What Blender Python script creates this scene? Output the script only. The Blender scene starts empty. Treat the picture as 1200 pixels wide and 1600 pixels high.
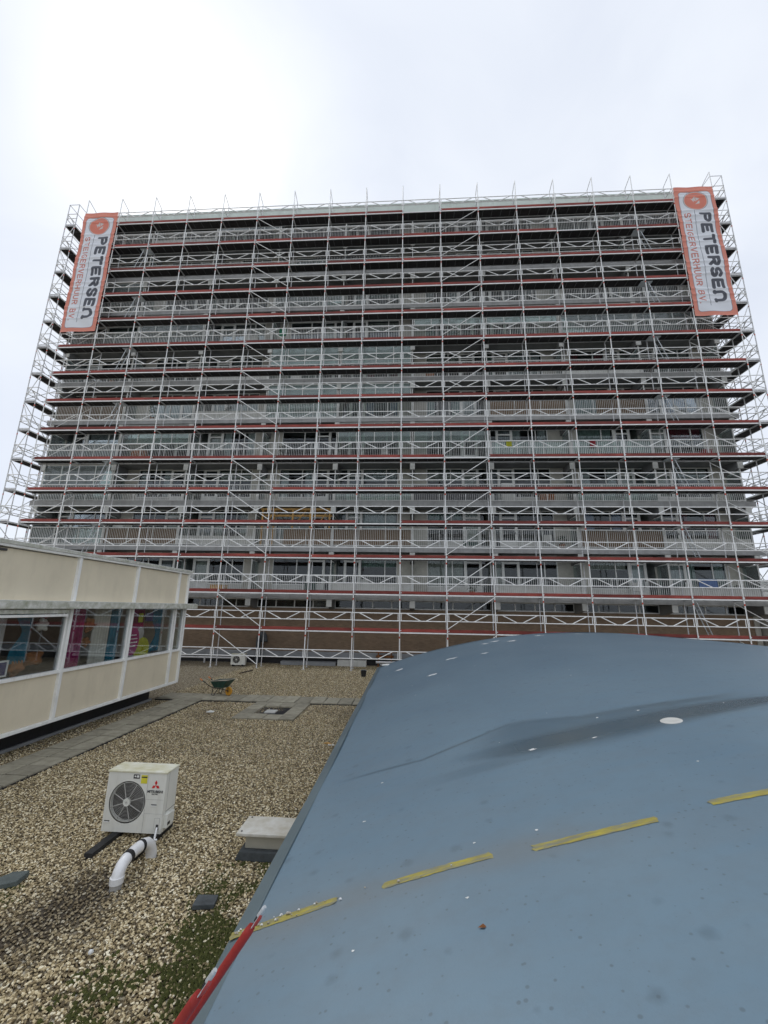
import bpy, bmesh, math, random
import numpy as np
from mathutils import Vector, Matrix
random.seed(7); np.random.seed(7)
S = bpy.context.scene
COL = S.collection
rad = math.radians

# ------------------------------------------------------------------ camera
CAMZ = 3.28
yaw, pitch, roll = rad(3.6437), rad(13.037), rad(0.98315)
fwd = Vector((-math.sin(yaw)*math.cos(pitch), math.cos(yaw)*math.cos(pitch), math.sin(pitch)))
rgt = Vector((math.cos(yaw), math.sin(yaw), 0)); upv = rgt.cross(fwd)
r2 = rgt*math.cos(roll) + upv*math.sin(roll); u2 = -rgt*math.sin(roll) + upv*math.cos(roll)
cam = bpy.data.cameras.new('camera'); camo = bpy.data.objects.new('camera', cam); COL.objects.link(camo)
cam.sensor_fit = 'HORIZONTAL'; cam.sensor_width = 36; cam.lens = 36*647.38/1200
cam.clip_start = 0.05; cam.clip_end = 2000
camo.matrix_world = Matrix(((r2.x, u2.x, -fwd.x, 0), (r2.y, u2.y, -fwd.y, 0), (r2.z, u2.z, -fwd.z, CAMZ), (0, 0, 0, 1)))
S.camera = camo

# ------------------------------------------------------------------ world, sun, exposure
SUN = Vector((-0.402, 0.521, 0.753)).normalized()
el = math.asin(SUN.z); az = math.atan2(SUN.x, SUN.y)
W = bpy.data.worlds.new('World'); S.world = W; W.use_nodes = True
nt = W.node_tree; nt.nodes.clear(); N = nt.nodes.new; LK = nt.links.new
wo = N('ShaderNodeOutputWorld'); add = N('ShaderNodeMixShader'); add.inputs[0].default_value = .95; LK(add.outputs[0], wo.inputs[0])
sky = N('ShaderNodeTexSky'); sky.sky_type = 'NISHITA'; sky.sun_disc = False
sky.sun_elevation = el; sky.sun_rotation = az; sky.air_density = 1.0; sky.dust_density = .6
b1 = N('ShaderNodeBackground'); b1.inputs[1].default_value = 0.05; LK(sky.outputs[0], b1.inputs[0]); LK(b1.outputs[0], add.inputs[1])
# thin overcast: pale cloud sheet, brightening towards the veiled sun
tc = N('ShaderNodeTexCoord')
dot = N('ShaderNodeVectorMath'); dot.operation = 'DOT_PRODUCT'; dot.inputs[1].default_value = SUN; LK(tc.outputs['Generated'], dot.inputs[0])
mx0 = N('ShaderNodeMath'); mx0.operation = 'MAXIMUM'; mx0.inputs[1].default_value = 0; LK(dot.outputs['Value'], mx0.inputs[0])
pw = N('ShaderNodeMath'); pw.operation = 'POWER'; pw.inputs[1].default_value = 60; LK(mx0.outputs[0], pw.inputs[0])
nz = N('ShaderNodeTexNoise'); nz.inputs['Scale'].default_value = 2.6; nz.inputs['Detail'].default_value = 8; nz.inputs['Roughness'].default_value = .5
nz.inputs['Distortion'].default_value = .9
LK(tc.outputs['Generated'], nz.inputs['Vector'])
rmp = N('ShaderNodeMapRange'); rmp.inputs[1].default_value = .28; rmp.inputs[2].default_value = .74; rmp.inputs[3].default_value = 0; rmp.inputs[4].default_value = 1
LK(nz.outputs['Fac'], rmp.inputs[0])
cm = N('ShaderNodeMixRGB'); cm.inputs[1].default_value = (.318, .340, .385, 1); cm.inputs[2].default_value = (.385, .403, .432, 1); LK(rmp.outputs[0], cm.inputs[0])
gl = N('ShaderNodeMixRGB'); gl.blend_type = 'ADD'; gl.inputs[0].default_value = 1; LK(cm.outputs[0], gl.inputs[1])
gs = N('ShaderNodeMixRGB'); gs.blend_type = 'MULTIPLY'; gs.inputs[0].default_value = 1; gs.inputs[2].default_value = (.17, .155, .125, 1); LK(pw.outputs[0], gs.inputs[1]); LK(gs.outputs[0], gl.inputs[2])
b2 = N('ShaderNodeBackground'); b2.inputs[1].default_value = 1.0; LK(gl.outputs[0], b2.inputs[0]); LK(b2.outputs[0], add.inputs[2])

sl = bpy.data.lights.new('sun', 'SUN'); sl.energy = .6; sl.angle = rad(20); sl.color = (1, .96, .9)
so = bpy.data.objects.new('sun', sl); COL.objects.link(so); so.rotation_euler = SUN.to_track_quat('Z', 'Y').to_euler(); so.location = (0, 0, 60)
S.view_settings.view_transform = 'Standard'; S.view_settings.look = 'None'; S.view_settings.gamma = 1
S.view_settings.exposure = 1.32
S.render.engine = 'CYCLES'; S.cycles.max_bounces = 6; S.cycles.transparent_max_bounces = 12

# ------------------------------------------------------------------ materials
def mat(name, c, rough=.6, metal=0, var=.12, scale=6, c2=None, bump=0, bscale=None, rnd=0, spec=.5, detail=4, stretch=None):
    m = bpy.data.materials.new(name); m.use_nodes = True; t = m.node_tree; n = t.nodes.new; l = t.links.new
    b = t.nodes['Principled BSDF']; b.inputs['Roughness'].default_value = rough; b.inputs['Metallic'].default_value = metal
    b.inputs['Specular IOR Level'].default_value = spec
    tcn = n('ShaderNodeTexCoord'); src = tcn.outputs['Object']
    if stretch:
        mp = n('ShaderNodeMapping'); mp.inputs['Scale'].default_value = stretch; l(src, mp.inputs[0]); src = mp.outputs[0]
    oi = n('ShaderNodeObjectInfo')
    ad = n('ShaderNodeVectorMath'); ad.operation = 'ADD'; l(src, ad.inputs[0])
    cb = n('ShaderNodeCombineXYZ'); mm = n('ShaderNodeMath'); mm.operation = 'MULTIPLY'; mm.inputs[1].default_value = 37.0
    l(oi.outputs['Random'], mm.inputs[0]); l(mm.outputs[0], cb.inputs[0]); l(mm.outputs[0], cb.inputs[2]); l(cb.outputs[0], ad.inputs[1])
    z = n('ShaderNodeTexNoise'); z.inputs['Scale'].default_value = scale; z.inputs['Detail'].default_value = detail; z.inputs['Roughness'].default_value = .6
    l(ad.outputs[0], z.inputs['Vector'])
    mr = n('ShaderNodeMapRange'); mr.inputs[1].default_value = .32; mr.inputs[2].default_value = .7; l(z.outputs['Fac'], mr.inputs[0])
    mix = n('ShaderNodeMixRGB'); l(mr.outputs[0], mix.inputs[0])
    if c2 is None:
        mix.inputs[1].default_value = (*[max(0, x*(1-var)) for x in c], 1); mix.inputs[2].default_value = (*[min(1, x*(1+var)) for x in c], 1)
    else:
        mix.inputs[1].default_value = (*c, 1); mix.inputs[2].default_value = (*c2, 1)
    out = mix.outputs[0]
    if rnd:
        hs = n('ShaderNodeHueSaturation'); r = n('ShaderNodeMapRange'); r.inputs[3].default_value = 1-rnd; r.inputs[4].default_value = 1+rnd
        l(oi.outputs['Random'], r.inputs[0]); l(r.outputs[0], hs.inputs['Value']); l(out, hs.inputs['Color']); out = hs.outputs[0]
    l(out, b.inputs['Base Color'])
    if bump:
        z2 = n('ShaderNodeTexNoise'); z2.inputs['Scale'].default_value = bscale or scale*4; z2.inputs['Detail'].default_value = 3
        l(ad.outputs[0], z2.inputs['Vector'])
        bp = n('ShaderNodeBump'); bp.inputs['Strength'].default_value = bump; bp.inputs['Distance'].default_value = .02
        l(z2.outputs['Fac'], bp.inputs['Height']); l(bp.outputs[0], b.inputs['Normal'])
    return m
def glass(name, tint=(.9, .95, .93), refl=1.0, dens=.15):
    m = bpy.data.materials.new(name); m.use_nodes = True; t = m.node_tree; t.nodes.clear(); n = t.nodes.new; l = t.links.new
    o = n('ShaderNodeOutputMaterial'); tr = n('ShaderNodeBsdfTransparent'); tr.inputs[0].default_value = (*tint, 1)
    g = n('ShaderNodeBsdfGlossy'); g.inputs['Roughness'].default_value = .02; g.inputs['Color'].default_value = (.95, .97, 1, 1)
    df = n('ShaderNodeBsdfDiffuse'); df.inputs[0].default_value = (.55, .62, .6, 1)
    m1 = n('ShaderNodeMixShader'); m1.inputs[0].default_value = dens; l(tr.outputs[0], m1.inputs[1]); l(df.outputs[0], m1.inputs[2])
    fr = n('ShaderNodeFresnel'); fr.inputs[0].default_value = 1.52; k = n('ShaderNodeMath'); k.operation = 'MULTIPLY'; k.inputs[1].default_value = 1.7*refl; k.use_clamp = True
    l(fr.outputs[0], k.inputs[0]); m2 = n('ShaderNodeMixShader'); l(k.outputs[0], m2.inputs[0]); l(m1.outputs[0], m2.inputs[1]); l(g.outputs[0], m2.inputs[2])
    l(m2.outputs[0], o.inputs[0]); return m
M = {}
M['galv'] = mat('galvanised_steel', (.66, .66, .66), .5, .15, .2, 9, rnd=.1)
M['white_tube'] = mat('pale_galvanised_rail', (.90, .90, .88), .5, 0, .07, 5, rnd=.04)
M['red_paint'] = mat('red_marking_paint', (.55, .07, .03), .5, 0, .2, 8)
M['toe'] = mat('red_brown_toe_board', (.25, .048, .037), .75, 0, .4, 2, bump=.1, rnd=.35, stretch=(.6, 4, 4))
M['ply'] = mat('dark_deck_plywood', (.022, .020, .021), .8, 0, .35, 3, rnd=.25, stretch=(.5, 3, 3))
M['rib'] = mat('deck_rib_steel', (.12, .12, .125), .6, .2, .2, 6)
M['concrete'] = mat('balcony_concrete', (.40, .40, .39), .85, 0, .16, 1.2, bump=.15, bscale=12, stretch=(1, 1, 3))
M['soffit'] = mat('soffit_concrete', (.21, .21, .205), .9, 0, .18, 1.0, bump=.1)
M['wall'] = mat('cream_facade_panel', (.50, .48, .42), .8, 0, .1, 2, rnd=.12)
M['frame'] = mat('white_window_frame', (.82, .82, .78), .5, 0, .06, 4, rnd=.05)
M['rail'] = mat('white_railing_paint', (.80, .80, .77), .5, 0, .1, 4, rnd=.06)
M['parapet'] = mat('pale_roof_fascia', (.62, .68, .62), .6, 0, .08, 1.2)
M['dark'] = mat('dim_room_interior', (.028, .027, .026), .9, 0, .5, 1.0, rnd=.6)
M['glass'] = glass('window_glass', (.80, .84, .84), .42, 0)
M['pglass'] = glass('pavilion_glass', (.92, .94, .94), .2, 0)
M['balglass'] = glass('balcony_glazing_glass', (.80, .92, .87), .6, .3)
M['beige'] = mat('beige_facade_panel', (.72, .645, .49), .65, 0, .045, 1.1, bump=.03)
M['whitepaint'] = mat('white_mullion_paint', (.88, .88, .85), .5, 0, .05, 3, bump=.03)
M['mosscon'] = mat('mossy_white_edge', (.70, .70, .65), .85, 0, .1, 4, c2=(.34, .35, .26), bump=.3, stretch=(1, 1.6, 1.6), detail=8)
M['darkmetal'] = mat('black_bitumen', (.016, .016, .018), .6, 0, .3, 5, bump=.1)
M['tile'] = mat('weathered_paving_slab', (.26, .24, .18), .9, 0, .2, 5, c2=(.40, .37, .285), bump=.25, rnd=.16, detail=7)
M['acwhite'] = mat('off_white_ac_enamel', (.78, .78, .72), .45, 0, .05, 2)
M['actop'] = mat('algae_stained_ac_lid', (.80, .79, .68), .55, 0, .1, 5, c2=(.60, .57, .36), stretch=(1, 1.5, 1))
M['acdark'] = mat('fan_recess', (.055, .053, .05), .6, 0, .2, 6)
M['acgrille'] = mat('fan_grille_wire', (.46, .45, .42), .5, 0, .1, 6)
M['black'] = mat('black_rubber', (.02, .02, .021), .7, 0, .3, 10, bump=.1)
M['pvc'] = mat('white_pvc_pipe', (.84, .84, .84), .35, 0, .06, 4)
M['pvcgrey'] = mat('grey_pvc_pipe', (.42, .41, .39), .45, 0, .1, 4)
M['yellow'] = mat('yellow_sticker', (.75, .68, .05), .6)
M['reda'] = mat('red_emblem', (.62, .02, .02), .5)
M['inkd'] = mat('dark_lettering', (.03, .03, .035), .6)
M['green'] = mat('green_tray_paint', (.012, .055, .042), .4, 0, .3, 8)
M['yellowrim'] = mat('yellow_wheel_rim', (.62, .30, .03), .5, 0, .15, 8)
M['orange'] = mat('orange_grip', (.75, .25, .06), .5)
M['cement'] = mat('dried_cement', (.42, .38, .31), .95, 0, .25, 9, bump=.5)
M['redladder'] = mat('red_ladder_paint', (.36, .03, .025), .5, 0, .14, 9, bump=.05)
M['alu'] = mat('worn_aluminium', (.62, .65, .67), .45, .4, .12, 12)
M['tape'] = mat('dirty_yellow_tape', (.42, .355, .05), .7, 0, .2, 5, c2=(.23, .20, .07), bump=.2, stretch=(1.5, 6, 1), detail=7)
M['timber'] = mat('raw_yellow_timber', (.58, .34, .11), .75, 0, .2, 6, stretch=(1, 1, 1))
M['reed'] = mat('brown_reed_screen', (.22, .15, .09), .95, 0, .35, 30, stretch=(6, 1, .4), rnd=.25)
M['whitepanel'] = mat('white_balcony_panel', (.62, .62, .58), .7, 0, .08, 2, rnd=.08)
M['slate'] = mat('grey_slate_plate', (.075, .085, .09), .8, 0, .25, 9, bump=.2)
M['plinth'] = mat('grey_plinth_sheet', (.30, .31, .32), .6, .1, .15, 2)
M['bark'] = mat('tree_bark', (.07, .055, .042), .95, 0, .3, 8, bump=.5)
M['leaf'] = mat('evergreen_leaf', (.030, .055, .022), .7, 0, .4, 3)
M['magenta'] = mat('magenta_fabric', (.34, .012, .13), .9, 0, .15, 3)
M['teal'] = mat('teal_fabric', (.006, .19, .28), .9, 0, .15, 3)
M['cream'] = mat('cream_curtain', (.62, .60, .53), .9, 0, .1, 3, rnd=.12)
M['olive'] = mat('lime_print', (.42, .42, .02), .7)
M['room'] = mat('classroom_wall', (.10, .09, .075), .9, 0, .2, 1.2)
M['greyp'] = mat('pale_grey_print', (.42, .40, .38), .8)
M['navy'] = mat('navy_print', (.03, .03, .14), .8)
M['brown'] = mat('brown_craft_card', (.26, .10, .03), .9, 0, .5, 5)
M['bluesheet'] = mat('blue_sheet', (.10, .17, .34), .6)
M['redcloth'] = mat('dark_red_cloth', (.28, .03, .04), .9)
M['greencloth'] = mat('green_cloth', (.03, .18, .10), .9)
M['chip'] = mat('white_dropping', (.72, .73, .72), .9)
curt = [M['cream'], mat('white_net_curtain', (.68, .68, .66), .9, rnd=.08), mat('grey_blind', (.36, .36, .36), .9, rnd=.1),
        mat('sage_curtain', (.34, .42, .37), .9), mat('blue_blind_and_sky_reflection', (.34, .38, .52), .9), mat('red_curtain', (.24, .03, .05), .9)]

# brick wall: bricks are under two pixels here, so coursing is left to the material
def streaks(m, col, amt, scale=(1, 9, .6), lo=.5, hi=.78):
    t = m.node_tree; b = t.nodes['Principled BSDF']; n = t.nodes.new; l = t.links.new
    tcn = n('ShaderNodeTexCoord'); mp = n('ShaderNodeMapping'); mp.inputs['Scale'].default_value = scale; l(tcn.outputs['Object'], mp.inputs[0])
    z = n('ShaderNodeTexNoise'); z.inputs['Scale'].default_value = 1.5; z.inputs['Detail'].default_value = 7; z.inputs['Roughness'].default_value = .65; l(mp.outputs[0], z.inputs[0])
    r = n('ShaderNodeMapRange'); r.inputs[1].default_value = lo; r.inputs[2].default_value = hi; r.inputs[4].default_value = amt; l(z.outputs['Fac'], r.inputs[0])
    mx = n('ShaderNodeMixRGB'); mx.inputs[2].default_value = (*col, 1); old = b.inputs['Base Color'].links[0].from_socket; l(r.outputs[0], mx.inputs[0]); l(old, mx.inputs[1]); l(mx.outputs[0], b.inputs['Base Color'])
streaks(M['beige'], (.46, .40, .30), .3, (1, 2.2, .7)); streaks(M['whitepaint'], (.45, .44, .38), .4, (1, 5, 1.2)); streaks(M['concrete'], (.20, .20, .19), .55, (3, 1, .5))
streaks(M['tape'], (.17, .19, .18), .85, (4, 16, 1), .46, .66); streaks(M['acwhite'], (.52, .50, .42), .4, (6, 1, .8)); streaks(M['parapet'], (.42, .45, .40), .5, (3, 1, .4)); streaks(M['whitepanel'], (.40, .39, .34), .5, (3, 1, .6))
def brick_mat():
    m = mat('brown_brickwork', (.24, .165, .105), .9, 0, .25, 1.5)
    t = m.node_tree; b = t.nodes['Principled BSDF']; n = t.nodes.new; l = t.links.new
    tcn = n('ShaderNodeTexCoord'); mp = n('ShaderNodeMapping'); mp.inputs['Rotation'].default_value = (rad(90), 0, 0); l(tcn.outputs['Object'], mp.inputs[0])
    bk = n('ShaderNodeTexBrick'); bk.inputs['Scale'].default_value = 1; bk.inputs['Brick Width'].default_value = .22; bk.inputs['Row Height'].default_value = .07; bk.inputs['Mortar Size'].default_value = .008
    bk.inputs['Color1'].default_value = (.27, .19, .12, 1); bk.inputs['Color2'].default_value = (.18, .12, .075, 1); bk.inputs['Mortar'].default_value = (.20, .17, .14, 1)
    l(mp.outputs[0], bk.inputs['Vector'])
    mx = n('ShaderNodeMixRGB'); mx.inputs[0].default_value = .6
    old = b.inputs['Base Color'].links[0].from_socket; l(old, mx.inputs[1]); l(bk.outputs['Color'], mx.inputs[2]); l(mx.outputs[0], b.inputs['Base Color'])
    return m
M['brick'] = brick_mat()

# ------------------------------------------------------------------ mesh helpers
class MB:
    def __init__(s): s.v = []; s.f = []; s.mi = []; s.mats = []
    def slot(s, m):
        if m not in s.mats: s.mats.append(m)
        return s.mats.index(m)
    def add(s, vs, fs, m):
        o = len(s.v); k = s.slot(m); s.v += [tuple(v) for v in vs]
        for f in fs: s.f.append(tuple(i+o for i in f)); s.mi.append(k)
        return s
    def box(s, a, b, m):
        x0, y0, z0 = a; x1, y1, z1 = b
        return s.add([(x0,y0,z0),(x1,y0,z0),(x1,y1,z0),(x0,y1,z0),(x0,y0,z1),(x1,y0,z1),(x1,y1,z1),(x0,y1,z1)],
                     [(0,3,2,1),(4,5,6,7),(0,1,5,4),(1,2,6,5),(2,3,7,6),(3,0,4,7)], m)
    def tube(s, p, q, r, m, n=6, r2=None, caps=True):
        p = Vector(p); q = Vector(q); d = (q-p).normalized(); a = d.orthogonal().normalized(); b = d.cross(a); r2 = r if r2 is None else r2
        vs = []
        for c, rr in ((p, r), (q, r2)):
            for i in range(n):
                t = 2*math.pi*i/n; vs.append(c + a*rr*math.cos(t) + b*rr*math.sin(t))
        fs = [(i, (i+1) % n, n+(i+1) % n, n+i) for i in range(n)]
        if caps: fs += [tuple(range(n-1, -1, -1)), tuple(range(n, 2*n))]
        return s.add(vs, fs, m)
    def path(s, pts, r, m, n=8, close=False):
        pts = [Vector(p) for p in pts]; R = []; prev = None
        for i, p in enumerate(pts):
            a = pts[max(i-1, 0)]; b = pts[min(i+1, len(pts)-1)]; d = (b-a).normalized()
            if prev is None: u = d.orthogonal().normalized()
            else: u = (prev - d*prev.dot(d)).normalized()
            prev = u; w = d.cross(u); rr = r[i] if isinstance(r, (list, tuple)) else r
            R.append([p + u*rr*math.cos(2*math.pi*k/n) + w*rr*math.sin(2*math.pi*k/n) for k in range(n)])
        vs = [v for ring in R for v in ring]; fs = []
        for i in range(len(R)-1):
            for k in range(n): fs.append((i*n+k, i*n+(k+1) % n, (i+1)*n+(k+1) % n, (i+1)*n+k))
        fs += [tuple(range(n-1, -1, -1)), tuple(range((len(R)-1)*n, len(R)*n))]
        return s.add(vs, fs, m)
    def prism(s, poly, axis, a, b, m):   # poly in the two other axes, extruded along axis
        n = len(poly); vs = []
        for h in (a, b):
            for (p, q) in poly:
                vs.append({0: (h, p, q), 1: (p, h, q), 2: (p, q, h)}[axis])
        fs = [tuple(range(n-1, -1, -1)), tuple(range(n, 2*n))] + [(i, (i+1) % n, n+(i+1) % n, n+i) for i in range(n)]
        return s.add(vs, fs, m)
    def mesh(s, name, smooth=False, bevel=0):
        me = bpy.data.meshes.new(name); me.from_pydata(s.v, [], s.f)
        for m in s.mats: me.materials.append(m)
        me.polygons.foreach_set('material_index', s.mi)
        bm = bmesh.new(); bm.from_mesh(me)
        bmesh.ops.recalc_face_normals(bm, faces=bm.faces)
        if bevel: bmesh.ops.bevel(bm, geom=[e for e in bm.edges if len(e.link_faces) == 2 and e.calc_face_angle(0) > .5], offset=bevel, segments=2, affect='EDGES', profile=.5)
        bm.to_mesh(me); bm.free()
        if smooth: me.polygons.foreach_set('use_smooth', [True]*len(me.polygons)); me.set_sharp_from_angle(angle=rad(40))
        me.update(); return me
def ob(name, me, parent=None, loc=(0, 0, 0), rot=None, scale=None):
    o = bpy.data.objects.new(name, me); COL.objects.link(o); o.location = loc
    if rot: o.rotation_euler = rot
    if scale: o.scale = scale
    if parent: o.parent = parent
    return o
def tag(o, label, cat, group=None):
    o['label'] = label; o['category'] = cat
    if group: o['group'] = group
    return o
def thing(name, label, cat, loc=(0, 0, 0), rot=None, group=None):
    return tag(ob(name, None, None, loc, rot), label, cat, group)
def struct(o, kind='structure'): o['kind'] = kind; return o
def quick(name, m, a, b, parent=None, bevel=0, loc=(0, 0, 0), rot=None):
    return ob(name, MB().box(a, b, m).mesh(name, bevel=bevel), parent, loc, rot)

# ------------------------------------------------------------------ setting: street level, gravel roof
struct(quick('ground', mat('street_asphalt', (.06, .06, .058), .9, 0, .3, .5), (-600, -300, -6.4), (600, 900, -6.0)))

def blob(x, y, cx, cy, rx, ry, ang=0):
    c, s_ = math.cos(ang), math.sin(ang); dx = x-cx; dy = y-cy
    u = (dx*c+dy*s_)/rx; v = (-dx*s_+dy*c)/ry
    return np.exp(-(u*u+v*v))
_ph = np.random.rand(12)*6.28
def wob(x, y, k=1.0):
    o = 0
    for i in range(6):
        a = _ph[i]; o = o + np.sin((x*math.cos(a)+y*math.sin(a))*k*(1.3+.9*i)+_ph[11-i])/(1+.5*i)
    return o/2.6
def moss_f(x, y):
    m = blob(x, y, -2.05, 5.75, .38, .42) + blob(x, y, -1.75, 4.7, .35, .75) + .8*blob(x, y, -2.1, 4.9, .35, .4) + .55*blob(x, y, -4.75, 5.35, .3, .28) + .45*blob(x, y, -1.7, 6.5, .25, .5) + .7*blob(x, y, -1.65, 4.15, .4, .5) + .6*blob(x, y, -2.3, 4.2, .6, .45) + .5*blob(x, y, -1.5, 5.6, .25, .7)
    return np.clip((m*1.15-.1)*np.clip(.55+1.5*wob(x, y, 5), 0, 1.2), 0, 1)
def damp_f(x, y):
    m = .95*blob(x, y, -3.7, 5.5, .5, .55, .3) + .9*blob(x, y, -4.1, 4.75, .8, .4, .5) + .35*blob(x, y, -5.2, 13.0, 1.2, .4) + .4*blob(x, y, -6.6, 13.6, .8, .5)+.3*blob(x, y, -1.9, 13.5, .5, 1.4)
    return np.clip(m + .3*wob(x, y, 2.5)*(m > .1) - .08, 0, 1)
def gravel_material(pebble):
    m = bpy.data.materials.new('pebble' if pebble else 'gravel_bed'); m.use_nodes = True; t = m.node_tree; n = t.nodes.new; l = t.links.new
    b = t.nodes['Principled BSDF']; b.inputs['Roughness'].default_value = .75
    cr = n('ShaderNodeValToRGB'); e = cr.color_ramp.elements
    stops = [(0, (.06, .047, .03)), (.18, (.14, .108, .063)), (.38, (.25, .198, .117)), (.56, (.36, .295, .185)), (.72, (.46, .39, .262)), (.88, (.60, .535, .405)), (1, (.74, .70, .60))]
    e[0].position = 0; e[0].color = (*stops[0][1], 1); e[1].position = 1; e[1].color = (*stops[-1][1], 1)
    for p, c in stops[1:-1]: x = e.new(p); x.color = (*c, 1)
    tcn = n('ShaderNodeTexCoord')
    if pebble:
        at = n('ShaderNodeAttribute'); at.attribute_type = 'INSTANCER'; at.attribute_name = 'tint'
        l(at.outputs['Fac'], cr.inputs[0])
        z = n('ShaderNodeTexNoise'); z.inputs['Scale'].default_value = 60; l(tcn.outputs['Object'], z.inputs[0])
        mx = n('ShaderNodeMixRGB'); mx.blend_type = 'MULTIPLY'; mx.inputs[0].default_value = .5; l(cr.outputs[0], mx.inputs[1]); l(z.outputs['Color'], mx.inputs[2])
        br = n('ShaderNodeMixRGB'); br.blend_type = 'MULTIPLY'; br.inputs[0].default_value = 1; br.inputs[2].default_value = (1.8, 1.75, 1.56, 1); l(mx.outputs[0], br.inputs[1])
        at2 = n('ShaderNodeAttribute'); at2.attribute_type = 'INSTANCER'; at2.attribute_name = 'moss'
        mm = n('ShaderNodeMixRGB'); l(at2.outputs['Fac'], mm.inputs[0]); l(br.outputs[0], mm.inputs[1]); mm.inputs[2].default_value = (.16, .14, .06, 1)
        at3 = n('ShaderNodeAttribute'); at3.attribute_type = 'INSTANCER'; at3.attribute_name = 'damp'
        dm = n('ShaderNodeMixRGB'); l(at3.outputs['Fac'], dm.inputs[0]); l(mm.outputs[0], dm.inputs[1]); dm.inputs[2].default_value = (.075, .055, .035, 1)
        l(dm.outputs[0], b.inputs['Base Color'])
    else:
        v = n('ShaderNodeTexVoronoi'); v.inputs['Scale'].default_value = 30; l(tcn.outputs['Object'], v.inputs['Vector'])
        sp = n('ShaderNodeSeparateColor'); l(v.outputs['Color'], sp.inputs[0])
        mlt = n('ShaderNodeMath'); mlt.operation = 'MULTIPLY'; mlt.inputs[1].default_value = .95; l(sp.outputs[0], mlt.inputs[0]); l(mlt.outputs[0], cr.inputs[0])
        a1 = n('ShaderNodeAttribute'); a1.attribute_name = 'moss'; a2 = n('ShaderNodeAttribute'); a2.attribute_name = 'damp'
        z = n('ShaderNodeTexNoise'); z.inputs['Scale'].default_value = 45; z.inputs['Detail'].default_value = 5; l(tcn.outputs['Object'], z.inputs[0])
        soil = n('ShaderNodeMixRGB'); soil.inputs[1].default_value = (.035, .026, .017, 1); soil.inputs[2].default_value = (.09, .07, .045, 1); l(z.outputs['Fac'], soil.inputs[0])
        mg = n('ShaderNodeMixRGB'); mg.inputs[1].default_value = (.028, .040, .008, 1); mg.inputs[2].default_value = (.10, .12, .025, 1); l(z.outputs['Fac'], mg.inputs[0])
        x1 = n('ShaderNodeMixRGB'); l(a2.outputs['Fac'], x1.inputs[0]); l(cr.outputs[0], x1.inputs[1]); l(soil.outputs[0], x1.inputs[2])
        x2 = n('ShaderNodeMixRGB'); l(a1.outputs['Fac'], x2.inputs[0]); l(x1.outputs[0], x2.inputs[1]); l(mg.outputs[0], x2.inputs[2]); l(x2.outputs[0], b.inputs['Base Color'])
        bp = n('ShaderNodeBump'); bp.inputs['Strength'].default_value = .9; bp.inputs['Distance'].default_value = .03; bp.invert = True
        l(v.outputs['Distance'], bp.inputs['Height']); l(bp.outputs[0], b.inputs['Normal'])
    return m
def grid_mesh(name, xs, ys, zf, m, attrs={}):
    X, Y = np.meshgrid(xs, ys); Z = zf(X, Y); nx, ny = len(xs), len(ys)
    v = np.stack([X.ravel(), Y.ravel(), Z.ravel()], -1)
    i = np.arange((ny-1)*(nx-1)); r = i//(nx-1); c = i % (nx-1); a = r*nx+c
    f = np.stack([a, a+1, a+1+nx, a+nx], -1)
    me = bpy.data.meshes.new(name); me.from_pydata(v.tolist(), [], f.tolist()); me.materials.append(m)
    for k, fn in attrs.items():
        at = me.attributes.new(k, 'FLOAT', 'POINT'); at.data.foreach_set('value', np.ascontiguousarray(fn(X, Y).ravel().astype(np.float32)))
    me.polygons.foreach_set('use_smooth', [True]*len(me.polygons)); return me
xs = np.unique(np.concatenate([[-60, -40, -26, -18, -12], np.arange(-9.6, -.7, .1), [0, 3, 8, 14, 20, 26, 32]]))
ys = np.unique(np.concatenate([[-20, -8, 0], np.arange(3, 9, .1), np.arange(9, 26.01, .4)]))
def gz(x, y): return .012*wob(x, y, 1.2)*((y > 3) & (x < -.7) & (x > -9.6)) - .012
roof = struct(ob('roof_gravel', grid_mesh('roof_gravel', xs, ys, gz, gravel_material(False), {'moss': moss_f, 'damp': damp_f})))
struct(quick('roof_slab', M['concrete'], (-60, -20, -6.0), (32, 26, -.3)))

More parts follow.
